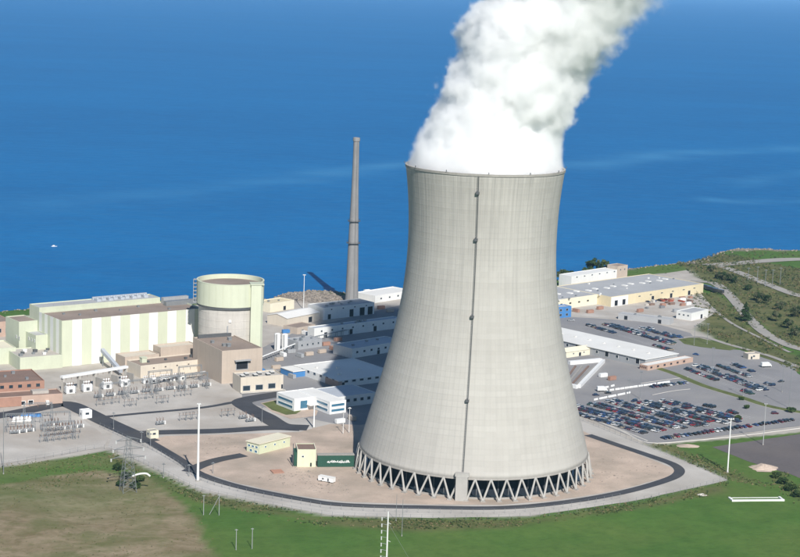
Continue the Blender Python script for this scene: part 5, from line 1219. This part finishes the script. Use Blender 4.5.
# boat
g = G(54, 246.5, -3); t = thing('motor_boat', 'tiny white boat far out on the blue lake', 'boat', (g[0], g[1], -3.0), rad(8))
MB().add([(-5, -1.5, .9), (4, -1.5, .9), (6.5, 0, 1.2), (4, 1.5, .9), (-5, 1.5, .9), (-4.8, -1.1, -.4), (3.6, -1.0, -.4), (5.4, 0, -.3), (3.6, 1.0, -.4), (-4.8, 1.1, -.4)], [(0, 1, 2, 3, 4), (0, 5, 6, 1), (1, 6, 7, 2), (2, 7, 8, 3), (3, 8, 9, 4), (4, 9, 5, 0)]).build('hull', 'paint_white', t)
MB().box(-2.5, 1.5, -1.1, 1.1, .9, 2.4).box(-2.7, 1.8, -1.2, 1.2, 2.4, 2.55).build('cabin', 'paint_white', t); MB().box(1.5, 1.56, -.9, .9, 1.4, 2.2).build('windscreen', 'glass', t)

t.scale = (.5, .5, .5)

def fence(label, pts, step=5.5, h=2.6):
    line = np.array(smoothline(pxpoly(pts), 3)); seg = np.linalg.norm(np.diff(line, axis=0), axis=1); L = np.concatenate([[0], np.cumsum(seg)]); n = int(L[-1] / step); q = np.linspace(0, L[-1], n + 1)
    X = np.interp(q, L, line[:, 0]); Y = np.interp(q, L, line[:, 1]); t = thing('perimeter_fence', label, 'fence', (X[0], Y[0], 0), 0, 'perimeter fences')
    if 'fpost' not in CACHE: CACHE['fpost'] = MB().tube((0, 0, -.2), (0, 0, h), .075, .075, 6).mesh('post', 'steel')
    m = MB()
    for i in range(n + 1): link('post', CACHE['fpost'], t, (X[i] - X[0], Y[i] - Y[0], 0))
    for i in range(n):
        for z in (.15, h * .5, h - .1): m.tube((X[i] - X[0], Y[i] - Y[0], z), (X[i + 1] - X[0], Y[i + 1] - Y[0], z), .03, .03, 4, cap=False)
    m.build('rails', 'steel', t)
fence('wire fence on posts along the outer edge of the gravel strip', [(0, 467), (60, 456), (106, 449), (160, 472), (200, 491), (260, 504), (330, 516.5), (430, 519.5), (530, 517.5), (640, 501.5), (726, 481)])
fence('wire fence on posts along the road side of the gravel strip', [(100, 427), (130, 441), (150, 449), (180, 466), (200, 480), (240, 492), (300, 504), (345, 510), (430, 513), (500, 513.5), (560, 508.5), (620, 498)])
fence('wire fence between the gravel strip and the main car park', [(578, 419), (620, 436), (660, 452), (700, 468), (726, 480)])
# yard clutter: containers, crates and drums
rs = random.Random(77); CL = []
def container_proto(col, L=6.1):
    t = thing('shipping_container', 'x', 'container', (0, 0, 0), 0, 'containers in the plant yard')
    MB().box(-L / 2, L / 2, -1.2, 1.2, .12, 2.6).build('box', col, t); m = MB()
    for k in range(13): m.box(-L / 2 + .25 + k * (L - .6) / 12.5, -L / 2 + .42 + k * (L - .6) / 12.5, -1.26, -1.202, .25, 2.5)
    m.build('corrugation', col, t); MB().box(L / 2 + .003, L / 2 + .08, -1.1, 1.1, .2, 2.5).build('door', 'wall_grey', t)
    for x in (-L / 2 + .1, L / 2 - .1): MB().box(x - .1, x + .1, -1.22, 1.22, -.02, .12).build('skid', 'steel_dark', t)
    return t
protos = [(c, n, container_proto(m_)) for c, n, m_ in (('white', 0, 'paint_white'), ('grey', 1, 'wall_grey'), ('blue', 2, 'paint_blue'), ('rusty', 3, 'brick'), ('tan', 4, 'beige'))]; fresh = set(p[1] for p in protos)
spots = [(283, 356), (291, 353), (300, 357), (309, 355.5), (322, 353), (333, 350), (341, 347), (290, 342), (326, 345.5), (338, 341), (305, 334.5), (286, 333), (279, 361), (269, 373), (276, 369), (284, 372), (292, 378), (349, 366), (296, 316), (318, 329), (381, 309), (390, 312), (262, 372.5), (576, 312), (590, 313), (600, 309.5), (640, 312), (682, 301), (688, 305), (676, 312), (603, 377), (612, 380), (340, 423), (352, 420)]
for k, (x, y) in enumerate(sorted(spots)):
    c, n, p = rs.choice(protos); o = p if n in fresh else copy_tree(p); fresh.discard(n); place(o, (x, y), rad(36) + rs.choice([0, 1.57]) + rs.uniform(-.1, .1), .06)
    o['label'] = '%s container in the plant yard, %s of them counted from the left' % (c, ORD[k])
for c, n, p in protos:
    if n in fresh:
        for ch in list(p.children): bpy.data.objects.remove(ch)
        bpy.data.objects.remove(p)
# pipe racks
for k, (A, B) in enumerate((((262, 362), (300, 347)), ((300, 345), (350, 334)), ((150, 386), (205, 377)))):
    a, c = G(*A), G(*B); L = float(np.linalg.norm(c - a)); t = thing('pipe_rack', ('pipe rack beside the reactor stair tower', 'pipe rack between the grey vented building and the warehouse', 'pipe rack along the beige control block')[k], 'pipe rack', (a[0], a[1], 0), math.atan2(c[1] - a[1], c[0] - a[0]))
    for q in range(int(L / 7) + 1): MB().box(-.12, .12, -.9, -.7, -.1, 3.6).box(-.12, .12, .7, .9, -.1, 3.6).box(-.12, .12, -.9, .9, 3.4, 3.6).build('frame', 'steel', t, (q * 7.0, 0, 0))
    for y, r_ in ((-.5, .22), (0, .3), (.55, .18)): MB().tube((0, y, 3.6 + r_), (L, y, 3.6 + r_), r_, r_, 8).build('pipe', ('paint_white', 'steel', 'roof_grey')[k], t)
# loose rubble on the bare ground round the tower
ico = bmesh.new(); bmesh.ops.create_icosphere(ico, subdivisions=1, radius=1.0); IV = np.array([v.co[:] for v in ico.verts]); IF = np.array([[v.index for v in f.verts] for f in ico.faces]); ico.free()
def stones(name, label, poly, n, s0, s1, m, seed, cluster=None):
    r = np.random.default_rng(seed); q = np.array(poly); c = q.min(0) + r.random((n * 3, 2)) * (q.max(0) - q.min(0)); c = c[sdf(c, poly) < 0]; c = c[vnoise(c, .05, seed) + r.random(len(c)) * .4 > .12][:n]; n = len(c); sz = s0 + (s1 - s0) * r.random(n) ** 3
    V = (IV[None] * (sz[:, None, None] * r.uniform(.6, 1.3, (n, len(IV), 1)))) * np.array([1, 1, .6]); V[:, :, 0] += c[:, :1]; V[:, :, 1] += c[:, 1:]; V[:, :, 2] += .08
    F = (IF[None] + (np.arange(n) * len(IV))[:, None, None]).reshape(-1, 3)
    tag(link(name, npmesh(name, V.reshape(-1, 3), F, m)), label, 'rubble', None, 'stuff')
stones('rubble', 'loose pale stones strewn over the bare tan ground left of the tower', pxpoly([(285, 470), (300, 466), (345, 480), (350, 496), (300, 490), (250, 478)]), 260, .15, .8, 'rock', 21)
stones('rubble', 'loose clods and stones on the tan ground right of the tower', pxpoly([(592, 448), (640, 460), (670, 472), (620, 486), (595, 484)]), 120, .15, .7, 'rock', 22)
stones('rubble', 'scattered stones on the tan ground by the service roads', pxpoly([(165, 438), (240, 436), (243, 450), (200, 464), (175, 452)]), 120, .15, .7, 'rock', 23)

# ------------------------------------------------------------------ plants
def leaf_cloud(C, Rr, K, size, seed):
    "K random leaf faces spread through ellipsoids at C (n,3) with radii Rr (n,3); returns verts, tris"
    r = np.random.default_rng(seed); n = len(C); d = r.normal(size=(n, K, 3)); d /= np.linalg.norm(d, axis=2, keepdims=True)
    p = C[:, None, :] + d * (r.random((n, K, 1)) ** .45) * Rr[:, None, :]
    a = r.normal(size=(n, K, 3)); a /= np.linalg.norm(a, axis=2, keepdims=True); b_ = np.cross(a, r.normal(size=(n, K, 3))); b_ /= np.linalg.norm(b_, axis=2, keepdims=True) + 1e-9
    s_ = size * (.6 + .8 * r.random((n, K, 1)))
    V = np.stack([p - a * s_, p + a * s_ * .8 + b_ * s_ * .7, p + a * s_ * .3 - b_ * s_], 2).reshape(-1, 3); F = np.arange(len(V)).reshape(-1, 3)
    return V, F
def tree(name, label, px, h, rx, mats=('leaf_dark', 'leaf_mid'), seed=1, conifer=False, group='trees'):
    g = G(*px); r = random.Random(seed); t = thing(name, label, 'tree', (g[0], g[1], -.1), 0, group)
    m = MB(); m.tube((0, 0, -.4), (0, 0, h * .45), h * .022, h * .014, 8); m.tube((0, 0, h * .45), (.2, .1, h * .85), h * .014, h * .005, 6)
    C = []; Rr = []
    if conifer:
        for k in range(26): q = k / 25; a = r.uniform(0, 6.28); rr = rx * (1 - q) ** .9 + .3; d = rr * .5; C.append((d * math.cos(a), d * math.sin(a), h * (.1 + .9 * q))); Rr.append((rr * .6, rr * .6, h * .06))
    else:
        for k in range(20):
            a = r.uniform(0, 6.28); d = rx * r.uniform(.1, .8); z = h * r.uniform(.38, .92); s_ = rx * r.uniform(.22, .42) * (1.15 - abs(z / h - .6))
            C.append((d * math.cos(a), d * math.sin(a), z)); Rr.append((s_, s_, s_ * .8)); m.tube((0, 0, h * .3), (d * math.cos(a) * .8, d * math.sin(a) * .8, z - .2), h * .007, h * .003, 5)
    m.build('trunk', 'bark', t); C = np.array(C); Rr = np.array(Rr); V, F = leaf_cloud(C, Rr, 110, .34 + h * .012, seed)
    mi = (np.random.default_rng(seed).random(len(C)) < .4).repeat(110).astype(np.int32)
    link('crown', npmesh('crown', V, F, list(mats), mi=mi), t)
TR = [((592, 276), 17, 7, 'tallest leafy tree behind the cream warehouse, left of the pink block'), ((601, 275.5), 15, 6.5, 'second leafy tree behind the cream warehouse'), ((586, 277.5), 10, 5, 'small leafy tree left of the tallest one by the lake'), ((562, 281), 11, 6, 'leafy tree showing just right of the tower waist'), ((569, 280.5), 9, 5, 'lower tree right of the tower waist'), ((607, 275), 9, 4.5, 'small tree touching the pink block')]
for k, (p, h, r_, lb) in enumerate(TR): tree('leafy_tree', lb, p, h, r_, ('leaf_dark', 'leaf_mid') if k % 2 == 0 else ('leaf_mid', 'leaf_olive'), 10 + k)
tree('conifer_tree', 'dark conifer beside the pale highway bend', (745, 321), 15, 6, ('leaf_dark', 'leaf_dark'), 31, True)
for k, (x, y, h, r_) in enumerate(((720, 279, 7, 5), (728, 281, 7, 5), (734, 283.5, 6, 4.5), (758, 300, 7, 5), (765, 303, 8, 5.5), (776, 320, 7, 5), (788, 327, 7, 5), (796, 316, 8, 6), (711, 271, 5, 4), (781, 309, 6, 5), (795, 335, 6, 5), (748, 290, 5, 4.5))):
    tree('bushy_tree', 'low dark bushy tree on the scrub slope, %s from the left' % ORD[sorted([720, 728, 734, 758, 765, 776, 788, 796, 711, 781, 795, 748]).index(x)], (x, y), h, r_, ('leaf_dark', 'leaf_grey'), 50 + k, group='bushy trees on the slope')
for k, (x, y, h, r_) in enumerate(((783, 484, 3.4, 3.2), (790, 491, 3.8, 3.4), (776, 478, 3, 2.8), (797, 497, 3.6, 3.4), (119, 470, 3.6, 3.4), (135, 488, 3, 3.2), (738, 419.5, 2.4, 2.4), (746, 408.5, 2.2, 2.2), (741, 400, 2, 2.0), (791, 412.5, 3, 3), (121, 486, 2.6, 2.6), (126, 478, 3.2, 2.8), (140, 481, 2.4, 2.6))):
    tree('shrub', ('dark shrub at the lower right field edge, upper one', 'dark shrub at the lower right field edge, third down', 'dark shrub just under the pale soil heap', 'dark shrub at the right picture edge above the white frame', 'leafy shrub left of the lattice pylon', 'leafy shrub right of the lattice pylon foot', 'small bush at the car park end', 'small bush on the grass strip between car parks', 'smaller bush on the grass strip, upper one', 'round bush at the right end of the grass strip', 'low shrub at the left foot of the lattice pylon', 'taller shrub right behind the lattice pylon', 'low shrub under the white cable boot of the pylon')[k], (x, y), h, r_, ('leaf_dark', 'leaf_mid'), 80 + k, group='shrubs')
def scrub(name, label, polys, n, rmin, rmax, K, size, mats, seed, flat=.7):
    r = np.random.default_rng(seed); P = []
    for poly in polys:
        q = np.array(poly); lo, hi = q.min(0), q.max(0); area = 0.5 * abs(np.dot(q[:, 0], np.roll(q[:, 1], 1)) - np.dot(q[:, 1], np.roll(q[:, 0], 1)))
        k = int(n * area / 1000 * np.prod(hi - lo) / area); c = lo + r.random((k, 2)) * (hi - lo); c = c[sdf(c, poly) < 2]; c = c[vnoise(c, .035, seed) + r.random(len(c)) * .5 > .15]; P.append(c)
    P = np.concatenate(P); rr = rmin + (rmax - rmin) * r.random(len(P)) ** 2; z = land_height(P)
    C = np.concatenate([P, (z + rr * .4)[:, None]], 1); Rr = np.stack([rr, rr, rr * flat], 1); V, F = leaf_cloud(C, Rr, K, size, seed)
    mi = r.integers(0, len(mats), len(P)).repeat(K).astype(np.int32)
    return tag(link(name, npmesh(name, V, F, list(mats), mi=mi)), label, 'scrub', None, 'stuff')
scrub('scrub', 'mottled olive scrub covering the slope around the highway', SCRUB[:2], 75, .7, 2.8, 22, .42, ('leaf_dark', 'leaf_olive', 'leaf_grey', 'straw'), 3)
scrub('rough_grass', 'rough tall grass and weeds along the outside of the gravel strip', SCRUB[2:], 330, .4, 1.3, 9, .32, ('leaf_dark', 'leaf_olive', 'straw', 'leaf_mid'), 5)
scrub('rough_grass', 'rough olive grass between the lower switchyard and the dry field', OLIVE, 170, .3, 0.9, 7, .28, ('leaf_olive', 'straw', 'leaf_mid'), 6)
scrub('field_weeds', 'scattered dry weeds over the tan field', [DRY], 40, .25, .7, 6, .22, ('straw', 'leaf_olive', 'leaf_grey'), 7)
sh_ = [pxpoly([(640, 268), (672, 265), (694, 264), (703, 261), (700, 268), (660, 276), (630, 279)]), pxpoly([(700, 262), (714, 256), (732, 252.5), (760, 251), (800, 252), (800, 257), (730, 261)])]
scrub('shore_scrub', 'low green scrub along the lake shore at the right', sh_, 22, .6, 2.0, 18, .4, ('leaf_mid', 'leaf_olive', 'leaf_grey'), 8)
# boulders along the shore
ico = bmesh.new(); bmesh.ops.create_icosphere(ico, subdivisions=1, radius=1.0); IV = np.array([v.co[:] for v in ico.verts]); IF = np.array([[v.index for v in f.verts] for f in ico.faces]); ico.free()
r = np.random.default_rng(17); n = 1500; xs = r.uniform(-330, 480, n); ys = shore_y(xs) + r.normal(-6, 7, n)
xs[:350] = MOUND[0] + r.normal(0, 15, 350); ys[:350] = MOUND[1] + r.normal(4, 11, 350)
P = np.stack([xs, ys], 1); z = land_height(P); sz = .5 + 1.3 * r.random(n) ** 2
V = (IV[None] * (sz[:, None, None] * r.uniform(.6, 1.3, (n, len(IV), 1)))) * np.array([1, 1, .7]); V[:, :, 0] += xs[:, None]; V[:, :, 1] += ys[:, None]; V[:, :, 2] += z[:, None]
F = (IF[None] + (np.arange(n) * len(IV))[:, None, None]).reshape(-1, 3)
tag(link('shore_rocks', npmesh('shore_rocks', V.reshape(-1, 3), F, 'rock')), 'rough boulders strewn along the lake shore', 'rocks', None, 'stuff')

from collections import defaultdict
by = defaultdict(list)
for o in COL.objects:
    if o.parent is None and o.get('group', '').startswith('switchyard'): by[o['label']].append(o)
for lb, L in by.items():
    L.sort(key=lambda o: PJ(o.location)[0])
    if len(L) > 1:
        for k, o in enumerate(L): o['label'] = lb + ', %s from the left' % ORD[k]

# ------------------------------------------------------------------ air
hm = bpy.data.materials.new('haze'); hm.use_nodes = True; MATS['haze'] = hm; ht = hm.node_tree; ht.nodes.remove(ht.nodes['Principled BSDF'])
hv = ht.nodes.new('ShaderNodeVolumePrincipled'); hv.inputs['Color'].default_value = (0.34, 0.68, 1.0, 1); hv.inputs['Density'].default_value = 3.0e-5; hv.inputs['Anisotropy'].default_value = 0.0
ht.links.new(hv.outputs[0], ht.nodes['Material Output'].inputs['Volume'])
tag(MB().box(-130000, 130000, -7000, 270000, -14, 420).build('haze', 'haze'), 'faint bluish summer haze over the lake', 'haze', None, 'stuff')
